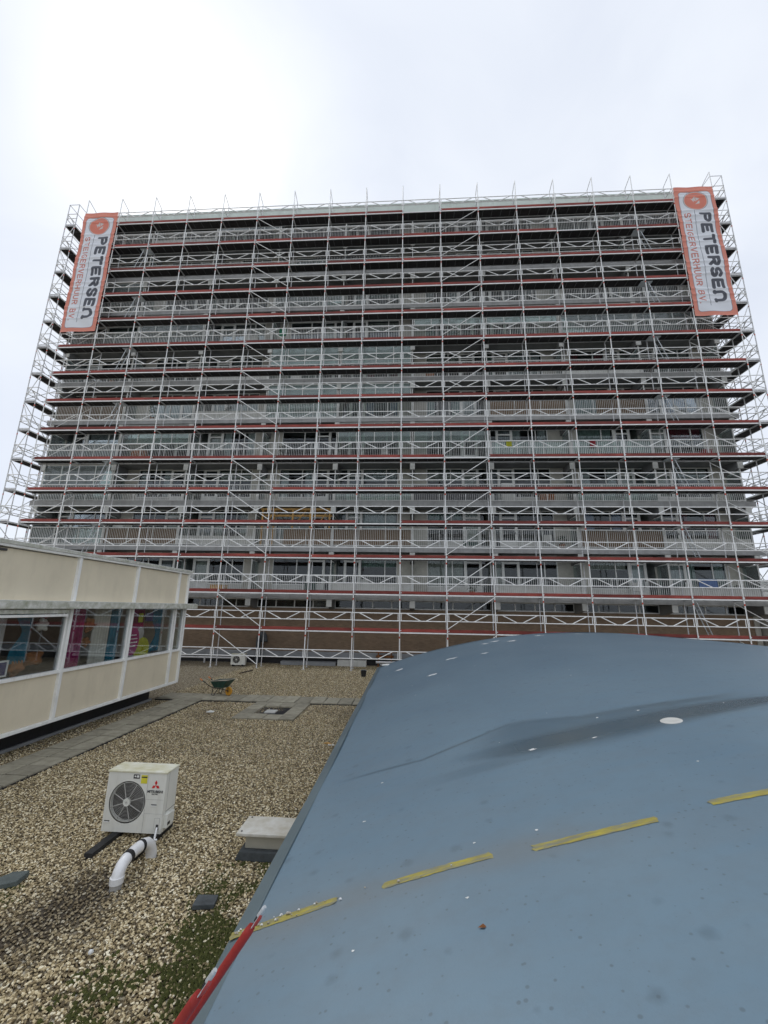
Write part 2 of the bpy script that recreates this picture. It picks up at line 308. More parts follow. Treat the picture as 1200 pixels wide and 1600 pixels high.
# loose pebbles scattered as instances
def pebbles():
    ring = lambda x, y: ((x > -5.27) & (x < -3.38) & (y > 13.04) & (y < 15.22))
    def dens(x, y):
        d = np.where(y < 7.0, 1.0, np.where(y < 10, .72, np.where(y < 14, .42, .26)))
        d = d*(1-.6*np.clip(moss_f(x, y)*1.2, 0, 1))*(1-.55*damp_f(x, y))
        d = np.where((x > -8.28) & (x < -7.28) & (y < 15.9), 0, d)      # slab path along the school
        d = np.where((y > 15.2) & (y < 16.3) & (x < -.9), 0, d)         # cross path
        d = np.where(ring(x, y) & ~((x > -4.85) & (x < -3.9) & (y > 13.67) & (y < 14.6)), 0, d)
        d = np.where((x < -8.95), 0, d); d = np.where((x < -8.4) & (y < 15.4), d*.6, d)
        return d
    X = np.arange(-9, -1.04, .1); Y = np.arange(3.2, 25.3, .1)
    g = bpy.data.node_groups.new('pebble_scatter', 'GeometryNodeTree')
    g.interface.new_socket('Geometry', in_out='INPUT', socket_type='NodeSocketGeometry'); g.interface.new_socket('Geometry', in_out='OUTPUT', socket_type='NodeSocketGeometry')
    n = g.nodes.new; l = g.links.new
    gi = n('NodeGroupInput'); go = n('NodeGroupOutput')
    na = n('GeometryNodeInputNamedAttribute'); na.data_type = 'FLOAT'; na.inputs['Name'].default_value = 'dens'
    ml = n('ShaderNodeMath'); ml.operation = 'MULTIPLY'; ml.inputs[1].default_value = 2000; l(na.outputs[0], ml.inputs[0])
    dp = n('GeometryNodeDistributePointsOnFaces'); dp.distribute_method = 'RANDOM'; l(gi.outputs[0], dp.inputs['Mesh']); l(ml.outputs[0], dp.inputs['Density'])
    ico = n('GeometryNodeMeshIcoSphere'); ico.inputs['Radius'].default_value = 1; ico.inputs['Subdivisions'].default_value = 2
    sp = n('GeometryNodeSetPosition'); l(ico.outputs['Mesh'], sp.inputs['Geometry'])
    nzv = n('ShaderNodeTexNoise'); nzv.inputs['Scale'].default_value = 1.1; pos = n('GeometryNodeInputPosition'); l(pos.outputs[0], nzv.inputs['Vector'])
    sb = n('ShaderNodeVectorMath'); sb.operation = 'SUBTRACT'; sb.inputs[1].default_value = (.5, .5, .5); l(nzv.outputs['Color'], sb.inputs[0])
    sc = n('ShaderNodeVectorMath'); sc.operation = 'SCALE'; sc.inputs['Scale'].default_value = 1.1; l(sb.outputs[0], sc.inputs[0]); l(sc.outputs[0], sp.inputs['Offset'])
    sm = n('GeometryNodeSetMaterial'); sm.inputs['Material'].default_value = gravel_material(True); l(sp.outputs[0], sm.inputs[0])
    ss = n('GeometryNodeSetShadeSmooth'); l(sm.outputs[0], ss.inputs[0])
    ip = n('GeometryNodeInstanceOnPoints'); l(dp.outputs['Points'], ip.inputs['Points']); l(ss.outputs[0], ip.inputs['Instance'])
    rr = n('FunctionNodeRandomValue'); rr.data_type = 'FLOAT_VECTOR'; rr.inputs[0].default_value = (-.35, -.35, 0); rr.inputs[1].default_value = (.35, .35, 6.28)
    l(rr.outputs[0], ip.inputs['Rotation'])
    rs = n('FunctionNodeRandomValue'); rs.data_type = 'FLOAT_VECTOR'; rs.inputs[0].default_value = (.007, .006, .005); rs.inputs[1].default_value = (.022, .017, .012); rs.inputs['Seed'].default_value = 5
    l(rs.outputs[0], ip.inputs['Scale'])
    cur = ip.outputs[0]
    rt = n('FunctionNodeRandomValue'); rt.data_type = 'FLOAT'; rt.inputs['Seed'].default_value = 11
    st = n('GeometryNodeStoreNamedAttribute'); st.data_type = 'FLOAT'; st.domain = 'INSTANCE'; st.inputs['Name'].default_value = 'tint'
    l(cur, st.inputs['Geometry']); l(rt.outputs[1], st.inputs['Value']); l(st.outputs[0], go.inputs[0])
    me = grid_mesh('pebbles', X, Y, lambda x, y: gz(x, y)+.014, M['concrete'], {'dens': dens, 'moss': lambda x, y: np.clip(moss_f(x, y)*.4, 0, .4), 'damp': lambda x, y: damp_f(x, y)*.6})
    o = ob('pebbles', me); struct(o, 'stuff'); o['label'] = 'loose tan and cream pebbles covering the flat roof'; o['category'] = 'gravel'
    md = o.modifiers.new('scatter', 'NODES'); md.node_group = g
pebbles()
def moss():
    r_ = np.random.RandomState(3); b = MB(); n_ = 0; V_ = []; F_ = []
    mm1 = mat('moss_cushion', (.04, .05, .010), .95, 0, .3, 40, c2=(.12, .125, .03), bump=.4, bscale=200)
    while n_ < 3800:
        x = r_.uniform(-5.2, -.95); y = r_.uniform(3.6, 7.2)
        if r_.rand() > moss_f(np.array(x), np.array(y))*1.4: continue
        n_ += 1; r = r_.uniform(.012, .03); h_ = r*r_.uniform(.4, .9); a0 = r_.rand()*6; o = len(V_)
        V_.append((x, y, h_+.004))
        for rr, hh in ((.6, .75), (1, 0)):
            for i in range(6): k = r*rr*r_.uniform(.7, 1.25); V_.append((x+k*math.cos(a0+i*1.047), y+k*math.sin(a0+i*1.047), h_*hh*r_.uniform(.6, 1.2)-.006))
        for i in range(6): j = (i+1) % 6; F_.append((o, o+1+i, o+1+j)); F_.append((o+1+i, o+7+i, o+7+j, o+1+j))
    b.add(V_, F_, mm1); o = ob('moss', b.mesh('moss', smooth=False)); struct(o, 'stuff'); o['label'] = 'patches of green moss between the roof pebbles'; o['category'] = 'moss'
moss()

# ------------------------------------------------------------------ paving slabs (parts of the path they form)
def slab_mesh(w, d, h=.045): return MB().box((-w/2, -d/2, 0), (w/2, d/2, h), M['tile']).mesh('slab', bevel=.006)
sm = slab_mesh(.468, .468)
def place_tile(par, x, y, s=1.0, me=None):
    ob('slab', me or sm, par, (x, y, random.uniform(-.008, .006)), (random.gauss(0, .006), random.gauss(0, .006), random.gauss(0, .008)))
p1 = struct(ob('path', None)); ob('path_bed', MB().box((-8.28, 2.9, -.03), (-7.26, 15.2, .018), M['darkmetal']).mesh('path_bed'), p1)
for j in range(26):
    for c in range(2):
        place_tile(p1, -8.02+.5*c + random.gauss(0, .004), 3.2+.5*j+.0*c)
p2 = struct(ob('path', None)); ob('path_bed', MB().box((-8.98, 15.25, -.03), (-1.45, 16.27, .018), M['darkmetal']).mesh('path_bed'), p2)
sw_ = slab_mesh(.474, .98)
for i in range(15): place_tile(p2, -8.72+.5*i, 15.76, me=sw_)
ring = thing('slab_ring', 'square ring of grey paving slabs round a roof drain', 'paving', (-4.33, 14.13, 0))
sr = slab_mesh(.455, .52)
for i in range(4):
    for j in range(4):
        if i in (0, 3) or j in (0, 3): place_tile(ring, (i-1.5)*.47, (j-1.5)*.535, me=sr)
dr = thing('roof_drain', 'pale drain lid in the sunken centre of the slab ring', 'drain', (-4.36, 13.95, 0))
ob('soil_bed', MB().box((-.44, -.45, -.04), (.47, .62, .012), M['darkmetal']).mesh('soil_bed'), dr)
ob('drain_cover', MB().box((-.17, -.17, .012), (.17, .17, .05), M['whitepanel']).mesh('drain_cover', bevel=.01), dr)

# ------------------------------------------------------------------ apartment block
D = 23.256; BY = 24.25; WY = 25.5
SL0, FH = 3.75, 2.77
GX = [0.16+4.8*n_ for n_ in range(-5, 5)]   # beam positions
BL, BR = -24.2, 19.78
apt = thing('apartment_building', 'long ten storey apartment block with balconies behind scaffolding', 'building', (0, WY, -6))
def A(name, me, loc=(0, 0, 0), **k): return ob(name, me, apt, (loc[0], loc[1]-WY, loc[2]+6), **k)
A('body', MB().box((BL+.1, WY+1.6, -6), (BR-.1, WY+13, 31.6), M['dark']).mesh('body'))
A('end_wall', MB().box((BL+.02, WY-.05, -6), (BL+.3, WY+13.2, 31.4), M['wall']).mesh('end_wall'))
A('end_wall', MB().box((BR-.3, WY-.05, -6), (BR-.02, WY+13.2, 31.4), M['wall']).mesh('end_wall'))
A('brick_wall', MB().box((BL+.3, WY, .7), (BR-.3, WY+.25, 3.2), M['brick']).mesh('brick_wall'))
A('plinth', MB().box((BL+.3, WY-.12, .36), (BR-.3, WY+.2, .7), M['plinth']).mesh('plinth'))
A('foundation', MB().box((BL+.3, WY+.06, -6), (BR-.3, WY+.26, .36), M['darkmetal']).mesh('foundation'))
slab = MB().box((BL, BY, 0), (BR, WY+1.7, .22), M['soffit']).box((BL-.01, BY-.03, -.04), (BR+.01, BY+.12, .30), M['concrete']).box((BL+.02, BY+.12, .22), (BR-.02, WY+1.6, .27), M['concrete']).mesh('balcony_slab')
for k in range(11): A('balcony_slab', slab, (0, 0, SL0+FH*k))
A('roof_fascia', MB().box((BL-.1, BY-.09, 30.98), (BR+.1, BY-.032, 31.68), M['parapet']).box((BL-.13, BY-.13, 31.68), (BR+.13, BY+.35, 31.76), M['parapet']).mesh('roof_fascia'))
# cantilever beams with pale end blocks
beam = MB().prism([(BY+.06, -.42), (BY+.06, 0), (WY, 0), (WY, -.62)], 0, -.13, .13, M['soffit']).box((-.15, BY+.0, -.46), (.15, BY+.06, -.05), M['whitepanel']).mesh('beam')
for k in range(11):
    for x in GX: A('beam', beam, (x, 0, SL0+FH*k))
# clerestory strip over the brick wall
cl = MB().box((-2.3, WY+.05, 0), (2.3, WY+.1, .06), M['frame']).box((-2.3, WY+.05, .46), (2.3, WY+.1, .55), M['frame'])
for x in (-2.3, -1.15, 0, 1.15, 2.24): cl.box((x, WY+.045, .06), (x+.06, WY+.1, .46), M['frame'])
cl = cl.mesh('clerestory_window'); clg = MB().box((-2.28, WY+.065, .05), (2.28, WY+.075, .47), M['glass']).mesh('pane')
for i in range(9):
    xc = (GX[i]+GX[i+1])/2
    w = A('clerestory_window', cl, (xc, 0, 3.2)); ob('pane', clg, w)
A('clerestory_back', MB().box((BL+.3, WY+.6, 3.1), (BR-.3, WY+.65, 3.8), M['darkmetal']).mesh('clerestory_back'))
# window wall units: [wide window | door | side light | wall]
HT = FH-.27
def frame_mesh(name, w, h, rails=(), posts=(), t=.06):
    b = MB().box((0, -.03, 0), (t, .05, h), M['frame']).box((w-t, -.03, 0), (w, .05, h), M['frame']).box((t, -.03, 0), (w-t, .05, t), M['frame']).box((t, -.03, h-t), (w-t, .05, h), M['frame'])
    for r in rails: b.box((t, -.028, r), (w-t, .048, r+t), M['frame'])
    for p in posts: b.box((p, -.026, t), (p+t, .046, h-t), M['frame'])
    return b.mesh(name)
wide_f = frame_mesh('window', 2.3, HT-.55, posts=(1.5,)); wide_g = MB().box((.05, 0, .05), (2.25, .012, HT-.6), M['glass']).mesh('pane')
side_f = frame_mesh('window', .6, HT-.02); side_g = MB().box((.05, 0, .05), (.55, .012, HT-.07), M['glass']).mesh('pane')
door_f = frame_mesh('door', .95, HT-.02, rails=(.55, 1.98), t=.1); door_g = MB().box((.08, 0, .6), (.87, .012, HT-.1), M['glass']).box((.08, -.012, .09), (.87, .03, .56), M['frame']).mesh('pane')
hand = MB().box((.84, -.09, 1.02), (.87, -.03, 1.16), M['darkmetal']).mesh('handle')
sillp = MB().box((0, -.02, 0), (2.3, .06, .55), M['whitepanel']).mesh('sill_panel')
wallp = MB().box((0, -.03, 0), (.92, .1, HT), M['wall']).mesh('wall_panel')
def curtain_mesh(w, h, amp=.035, per=.13):
    n_ = int(w/.03); v = []; f = []
    for i in range(n_+1):
        x = w*i/n_; y = amp*math.sin(x/per*6.28)+amp*.4*math.sin(x*9.1)
        v += [(x, y, 0), (x, y, h)]
    for i in range(n_): f.append((2*i, 2*i+2, 2*i+3, 2*i+1))
    return v, f
def cmesh(w, h, m): v, f = curtain_mesh(w, h); b = MB(); b.add(v, f, m); return b.mesh('curtain', smooth=True)
rng = random.Random(21)
cur_cache = {}
def curt_me(w, h, i):
    k = (w, h, i)
    if k not in cur_cache: cur_cache[k] = cmesh(w, h, curt[i])
    return cur_cache[k]
bar = MB()
for i in range(43): x = -2.31+i*.11; bar.box((x-.009, -.009, .1), (x+.009, .009, 1.06), M['rail'])
for x in (-2.36, -.79, .79, 2.36): bar.box((x-.022, -.022, -.22), (x+.022, .022, 1.06), M['rail'])
bar.box((-2.385, -.03, 1.06), (2.385, .03, 1.11), M['rail']).box((-2.385, -.016, .07), (2.385, .016, .105), M['rail'])
rail_me = bar.mesh('railing')
inf = {}
inf['reed'] = MB().box((-2.3, .035, .1), (2.3, .06, 1.04), M['reed']).mesh('reed_screen')
inf['reedhalf'] = MB().box((-.6, .035, .1), (2.3, .06, 1.04), M['reed']).mesh('reed_screen')
inf['white'] = MB().box((-2.3, .035, .08), (2.3, .055, .62), M['whitepanel']).mesh('railing_panel')
inf['glass'] = MB().box((-2.3, .035, .1), (2.3, .05, 1.05), M['balglass']).mesh('railing_glass')
inf['mesh'] = MB().box((-2.3, .035, .1), (2.3, .045, 1.0), mat('dark_privacy_net', (.09, .09, .095), .95, rnd=.2)).mesh('privacy_net')
gz_f = MB()
for i in range(5): x = -2.3+i*1.15; gz_f.box((x-.02, -.02, 1.1), (x+.02, .02, 2.44), M['frame'])
gz_f.box((-2.32, -.022, 1.115), (2.32, .022, 1.15), M['frame']).box((-2.32, -.022, 2.40), (2.32, .022, 2.45), M['frame'])
gz_f = gz_f.mesh('balcony_glazing'); gz_g = MB().box((-2.29, -.006, 1.13), (2.29, .006, 2.42), M['balglass']).mesh('pane')
part_me = MB().box((-.025, BY+.1, 0), (.025, BY+.15, 2.45), M['frame']).box((-.02, BY+.15, .25), (.02, WY-.03, 1.9), M['balglass']).box((-.025, BY+.15, 1.9), (.025, WY-.03, 1.95), M['frame']).mesh('partition_screen')
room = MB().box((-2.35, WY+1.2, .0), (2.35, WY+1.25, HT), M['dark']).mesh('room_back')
pier = MB().box((-.11, WY-.04, 0), (.11, WY+1.5, HT), M['wall']).mesh('party_wall')
special = {}   # (storey, module): (infill, glazed)
for (k, i), v in {(4, 3): ('glass', 1), (4, 4): (None, 1), (2, 4): ('glass', 0), (3, 4): (None, 1), (7, 3): ('glass', 0), (6, 7): ('glass', 1), (6, 8): ('glass', 1), (1, 7): ('reed', 0),
                  (1, 1): ('reed', 0), (2, 5): ('mesh', 0), (0, 8): ('white', 0), (4, 6): ('reed', 0), (4, 7): ('reedhalf', 0), (3, 6): ('glass', 0), (3, 7): ('glass', 0), (1, 4): ('reed', 0), (1, 3): ('reedhalf', 0), (1, 2): ('white', 0), (4, 0): ('reed', 0), (9, 3): ('mesh', 0)}.items(): special[(k, i)] = v
for k in range(10):
    z = SL0+FH*k+.27
    for x in GX: A('partition_screen', part_me, (x, 0, z)); A('party_wall', pier, (x, 0, z))
    for i in range(9):
        xc = (GX[i]+GX[i+1])/2; flip = (i % 2 == 0)
        # order from the pier with the wall panel: wall .92 | wide 2.3 | door .95 | side .6  (mirrored on alternate modules)
        ws = [('wall', .86), ('wide', 2.3), ('door', .95), ('side', .6)]
        if flip: ws = ws[::-1]
        x = xc-2.355
        for kind, w in ws:
            if kind == 'wall': A('wall_panel', wallp, (x-.02, WY, z))
            elif kind == 'wide':
                A('sill_panel', sillp, (x, WY, z)); o = A('window', wide_f, (x, WY, z+.55)); ob('pane', wide_g, o)
                r = rng.random()
                if k == 4: r = .1+.3*rng.random()
                if r < .78:
                    ci = rng.choice([0, 0, 1, 1, 2, 3, 4, 5]) if k != 4 else rng.choice([1, 4, 4, 3])  # blue blinds on the forced storey imitate sky reflected in its panes
                    if r < .22: ob('curtain', curt_me(2.1, HT-.7, ci), o, (.1, .14, .06))
                    elif r < .52:
                        ob('curtain', curt_me(.5, HT-.7, ci), o, (.1, .14, .06)); ob('curtain', curt_me(.5, HT-.7, ci), o, (1.7, .14, .06))
                    else: ob('curtain', curt_me(2.1, .7, ci), o, (.1, .14, HT-1.35))
            elif kind == 'door':
                o = A('door', door_f, (x, WY, z)); ob('pane', door_g, o); ob('handle', hand, o)
                if rng.random() < .4: ob('curtain', curt_me(.75, HT-.8, rng.choice([0, 1, 2])), o, (.1, .12, .62))
            else:
                o = A('window', side_f, (x, WY, z)); ob('pane', side_g, o)
                if rng.random() < .35: ob('curtain', curt_me(.45, HT-.2, rng.choice([0, 1, 2, 3])), o, (.08, .12, .08))
            x += w
        A('room_back', room, (xc, 0, z))
        rl = A('railing', rail_me, (xc, BY+.06, z))
        if (k, i) in special: inn, gl_ = special[(k, i)]
        else:
            r = rng.random(); inn = 'white' if r < .10 else 'reed' if r < .12 else 'mesh' if r < .15 else 'glass' if r < .19 else None
            gl_ = rng.random() < .1
        if inn: ob(inf[inn].name.split('.')[0], inf[inn], rl)
        if gl_: g_ = A('balcony_glazing', gz_f, (xc, BY+.1, z)); ob('pane', gz_g, g_)

# annex terrace at the right foot of the block
an = thing('annex_building', 'low white annex with terrace parapet right of apartment block', 'building', (28, 28, -6))
ob('wall', MB().box((-8.1, -3.3, 0), (14, 8, 9.75), M['wall']).mesh('wall'), an)
ob('terrace_edge', MB().box((-8.1, -3.7, 9.75), (14, 8, 10.05), M['concrete']).mesh('terrace_edge'), an)
ob('parapet', MB().box((-8.05, -3.6, 10.05), (14, -3.48, 10.85), M['whitepanel']).box((-8.1, -3.65, 10.85), (14, -3.4, 10.92), M['frame']).mesh('parapet'), an)
ob('back_wall', MB().box((-8.0, 1.0, 10.05), (14, 1.3, 11.5), M['whitepanel']).mesh('back_wall'), an)

# ------------------------------------------------------------------ scaffolding
BW = 2.572; SX = [-.53+(i-9)*BW for i in range(18)]
DZ = [2.03+2*k for k in range(15)]; SD = .73
sc = thing('scaffold', 'wide steel facade scaffold with red toe boards across the block', 'scaffold', (0, D, 0))
def P(name, me, loc=(0, 0, 0), par=None, **k): return ob(name, me, par or sc, loc, **k)
def standard_mesh(top, marks=True):
    b = MB().tube((0, 0, .03), (0, 0, top), .0275, M['white_tube'] if marks else M['galv'], 8)
    if marks:
        for z in DZ:
            b.tube((0, 0, z-.34), (0, 0, z-.24), .032, M['red_paint'], 8); b.tube((0, 0, z-.05), (0, 0, z+.03), .038, M['galv'], 8)
            b.tube((0, 0, z+.93), (0, 0, z+.99), .034, M['white_tube'], 8)
    return b.mesh('standard', smooth=True)
so_me = standard_mesh(32.24); si_me = standard_mesh(32.0, False)
base_me = MB().box((-.075, -.075, 0), (.075, .075, .012), M['galv']).tube((0, 0, .012), (0, 0, .22), .019, M['galv'], 8).tube((0, 0, .16), (0, 0, .2), .04, M['galv'], 8).mesh('base_plate')
bow_me = MB().path([(0, 0, 32.2), (0, .02, 32.24), (0, .36, 32.12), (0, SD-.03, 32.0), (0, SD, 31.95)], .021, M['galv'], 6).tube((0, .02, 31.02), (0, SD, 31.02), .017, M['galv']).mesh('top_frame', smooth=True)
tran_me = MB().tube((0, 0, 0), (0, SD, 0), .024, M['galv']).box((-.03, .03, -.05), (.03, SD-.03, -.03), M['galv']).mesh('transom')
for i, x in enumerate(SX):
    o = P('standard', so_me, (x, 0, 0)); ob('base_plate', base_me, o)
    o = P('standard', si_me, (x, SD, 0)); ob('base_plate', base_me, o)
    P('top_frame', bow_me, (x, 0, 0))
    for z in DZ: P('transom', tran_me, (x, 0, z-.06))
L = BW-.05
db = MB().box((-L/2, .035, -.075), (L/2, .075, -.012), M['white_tube']).box((-L/2, SD-.06, -.075), (L/2, SD-.03, -.012), M['galv'])
db.box((-L/2, .08, -.05), (L/2, .385, -.005), M['ply']).box((-L/2, .392, -.05), (L/2, SD-.065, -.005), M['ply'])
for x in (-.92, -.31, .31, .92): db.box((x-.014, .08, -.068), (x+.014, SD-.065, -.05), M['rib'])
deck_me = db.mesh('deck')
toe_me = MB().box((-L/2-.01, 0, 0), (L/2+.01, .03, .165), M['toe']).box((-L/2+.02, -.004, .05), (-L/2+.07, 0, .11), M['galv']).mesh('toe_board')
def lattice(bw):
    h = bw/2-.035; b = MB()
    b.tube((-h, 0, .98), (h, 0, .98), .027, M['white_tube']).tube((-h, 0, .58), (h, 0, .58), .027, M['white_tube'])
    k = bw/BW
    b.tube((-.92*k, 0, .97), (-.15*k, 0, .59), .026, M['white_tube']).tube((.15*k, 0, .59), (.92*k, 0, .97), .026, M['white_tube'])
    for s_ in (-1, 1): b.box((s_*(h-.05)-.017, -.012, .6), (s_*(h-.05)+.017, .012, .96), M['white_tube'])
    return b.mesh('guardrail', smooth=True)
lat_me = lattice(BW)
inr_me = MB().tube((-BW/2+.03, 0, 1.0), (BW/2-.03, 0, 1.0), .017, M['galv']).mesh('inner_rail')
for i in range(17):
    xc = (SX[i]+SX[i+1])/2
    P('guardrail', lat_me, (xc, .03, .03))
    for k, z in enumerate(DZ):
        P('deck', deck_me, (xc, 0, z))
        if random.random() > .03: P('toe_board', toe_me, (xc+random.gauss(0, .01), .03, z+random.gauss(.002, .004)), rot=(random.gauss(0, .02), random.gauss(0, .0012), 0))
        P('guardrail', lat_me, (xc, .03, z+random.gauss(0, .006)), rot=(0, random.gauss(0, .002), 0))
# loose boards lying on the top lift
lb = MB().box((-.75, 0, 0), (.75, .03, .15), M['toe']).mesh('loose_board')
for i in range(17):
    for d_ in ((-.6, .5) if i % 3 else (.1,)): P('loose_board', lb, ((SX[i]+SX[i+1])/2+d_+random.uniform(-.2, .2), .45, DZ[14]+.16), rot=(0, random.gauss(0, .01), 0))
def brace(x0, z0, x1, z1, y=-.05, par=None, y1=None):
    P('brace', MB().tube((x0, y, z0), (x1, y if y1 is None else y1, z1), .021, M['white_tube']).mesh('brace'), par=par)
lv = [.03]+DZ
for k in range(15):
    brace(SX[5], lv[k+1]-.1, SX[6], lv[k]+.18); brace(SX[10], lv[k]+.18, SX[11], lv[k+1]-.1)
    if k < 11:
        brace(SX[0], lv[k]+.3, SX[1], lv[k+1]-.15, .78); brace(SX[16], lv[k+1]-.15, SX[17], lv[k]+.3, .78)
def ladder_mesh(dx, h):
    b = MB()
    for y in (0, .32): b.tube((0, y, 0), (dx, y, h), .024, M['alu'], 6)
    n_ = int(h/.28)
    for i in range(1, n_): t = i/n_; b.tube((dx*t, 0, h*t), (dx*t, .32, h*t), .014, M['alu'], 6)
    return b.mesh('access_ladder', smooth=True)
lL = ladder_mesh(.68, 2.0); lR = ladder_mesh(-.68, 2.0)
hatch = MB().box((-.35, 0, -.02), (.35, .5, .01), M['alu']).mesh('hatch')
for k in range(0, 14, 2):
    if k: a = P('access_ladder', lL, (-19.62, .25, DZ[k])); ob('hatch', hatch, a, (.75, -.08, 1.9))
    a = P('access_ladder', lR, (15.86, .25, DZ[k])); ob('hatch', hatch, a, (-.75, -.08, 1.9))
# returns round both ends of the block
def ret(name, label, xa, xb, outer):
    t = thing(name, label, 'scaffold', (0, D, 0)); ys_ = [0.0, 2.07, 4.14, 6.21]
    w = abs(xb-xa); xm = (xa+xb)/2
    st = MB().tube((0, 0, .03), (0, 0, 31.9), .0275, M['galv'], 8)
    for z in DZ: st.tube((0, 0, z-.34), (0, 0, z-.24), .029, M['red_paint'], 8); st.tube((0, 0, z-.05), (0, 0, z+.03), .036, M['galv'], 8)
    st = st.mesh('standard', smooth=True)
    dk = MB().box((-w/2+.03, .03, -.05), (-.005, 2.04, -.005), M['ply']).box((.005, .03, -.05), (w/2-.03, 2.04, -.005), M['ply'])
    for y in (.5, 1.0, 1.5): dk.box((-w/2+.03, y-.014, -.07), (w/2-.03, y+.014, -.05), M['rib'])
    for s_ in (-1, 1): dk.box((s_*w/2-.02, .03, -.075), (s_*w/2+.02, 2.04, -.01), M['white_tube'])
    dk = dk.mesh('deck')
    tb = MB().box((-.015, .02, 0), (.015, 2.05, .15), M['toe']).mesh('toe_board')
    eb = MB().box((-w/2, -.015, 0), (w/2, .015, .12), M['galv']).mesh('end_board')
    lt = lattice(2.07)
    er = MB().tube((-w/2, 0, .58), (w/2, 0, .58), .024, M['white_tube']).tube((-w/2, 0, .98), (w/2, 0, .98), .024, M['white_tube']).mesh('end_rail')
    tn = MB().tube((-w/2, 0, -.08), (w/2, 0, -.08), .024, M['galv']).mesh('transom')
    dg = [MB().tube((-w/2, 0, .2), (w/2, 0, 1.85), .024, M['white_tube']).mesh('end_brace'), MB().tube((w/2, 0, .2), (-w/2, 0, 1.85), .024, M['white_tube']).mesh('end_brace')]
    lp = MB().path([(0, 0, .98), (0, .3, .98), (0, .5, .9), (0, .5, .66), (0, .3, .58), (0, 0, .58)], .02, M['white_tube'], 6).mesh('rail_loop')
    sbm = [MB().tube((0, 0, .15), (0, 2.07, 1.9), .022, M['white_tube']).mesh('side_brace'), MB().tube((0, 2.07, .15), (0, 0, 1.9), .022, M['white_tube']).mesh('side_brace')]
    irm = MB().tube((0, 0, 1.0), (0, 2.07, 1.0), .022, M['white_tube']).tube((0, 0, .55), (0, 2.07, .55), .022, M['white_tube']).mesh('inner_rail')
    for j, y in enumerate(ys_):
        for x in ((xa, xb) if not (outer > 0 and j == 0) else (xb,)):
            o = ob('standard', st, t, (x, y, 0)); ob('base_plate', base_me, o)
        for z in DZ: ob('transom', tn, t, (xm, y, z))
    xo = xb if outer > 0 else xa
    for k, z in enumerate(lv):
        if k:
            for j in range(3):
                ob('deck', dk, t, (xm, ys_[j], z)); ob('toe_board', tb, t, (xo, ys_[j], z))
            ob('end_board', eb, t, (xm, 0.02, z))
        ob('end_rail', er, t, (xm, -.03, z)); ob('rail_loop', lp, t, (xo, .05, z))
        for j in range(3): ob('guardrail', lt, t, (xo, ys_[j]+1.035, z), (0, 0, rad(90)))
        if k < 15:
            for j in range(3): ob('side_brace', sbm[(k+j) % 2], t, (xo, ys_[j], z)); ob('inner_rail', irm, t, (xa if outer > 0 else xb, ys_[j], z))
        if k < 15: ob('end_brace', dg[k % 2], t, (xm, -.035, z)); ob('end_brace', dg[(k+1) % 2], t, (xm, ys_[1], z))
    ob('top_rail', MB().tube((xa, 0, 31.88), (xb, 0, 31.88), .02, M['galv']).tube((xa, 0, 31.88), (xa, 2.07, 31.88), .02, M['galv']).tube((xb, 0, 31.88), (xb, 2.07, 31.88), .02, M['galv']).mesh('top_rail'), t)
    return t
ret('scaffold', 'narrow scaffold return round the left end of the apartment block', -25.1, -24.36, -1)
ret('scaffold', 'narrow scaffold return round the right end of the apartment block', 20.03, 20.78, 1)

# ------------------------------------------------------------------ banners
def seg_d(px, py, a, b):
    ax, ay = a; bx, by = b; dx, dy = bx-ax, by-ay; L2 = dx*dx+dy*dy+1e-12
    t = np.clip(((px-ax)*dx+(py-ay)*dy)/L2, 0, 1); return np.hypot(px-ax-t*dx, py-ay-t*dy)
def arc(cx, cy, rx, ry, a0, a1, n_=10): return [(cx+rx*math.cos(rad(a0+(a1-a0)*i/n_)), cy+ry*math.sin(rad(a0+(a1-a0)*i/n_))) for i in range(n_+1)]
# stroke letters in a unit-high cell; width returned
GL = {
 'P': ([[(0, 0), (0, 1)], [(0, 1)]+arc(.32, .74, .3, .26, 90, -90)+[(0, .48)]], .66),
 'E': ([[(.6, 0), (.0, 0), (0, 1), (.6, 1)], [(0, .5), (.5, .5)]], .66),
 'T': ([[(.32, 0), (.32, 1)], [(0, 1), (.64, 1)]], .66),
 'R': ([[(0, 0), (0, 1)]+arc(.32, .74, .3, .24, 90, -90)+[(0, .5)], [(.3, .5), (.62, 0)]], .66),
 'S': ([arc(.32, .74, .3, .26, 20, 270)+arc(.32, .24, .3, .24, 90, -160)], .66),
 'N': ([[(0, 0), (0, .6)]+arc(.33, .6, .33, .4, 180, 0)+[(.66, .6), (.66, 0)], [(-.06, 0), (.06, 0)], [(.6, 0), (.72, 0)]], .72),
 'I': ([[(.05, 0), (.05, 1)]], .12), 'G': ([arc(.34, .5, .34, .5, 50, 330)+[(.62, .45), (.38, .45)]], .68),
 'V': ([[(0, 1), (.32, 0), (.64, 1)]], .66), 'H': ([[(0, 0), (0, 1)], [(.6, 0), (.6, 1)], [(0, .5), (.6, .5)]], .62),
 'U': ([[(0, 1), (0, .35)]+arc(.3, .3, .3, .3, 180, 360)+[(.6, 1)]], .62),
 'B': ([[(0, 0), (0, 1)]+arc(.3, .76, .26, .24, 90, -90)+[(0, .52)]+arc(.3, .26, .3, .26, 90, -90)+[(0, 0)]], .64), '.': ([[(.05, 0), (.06, 0.01)]], .1), ' ': ([], .35)}
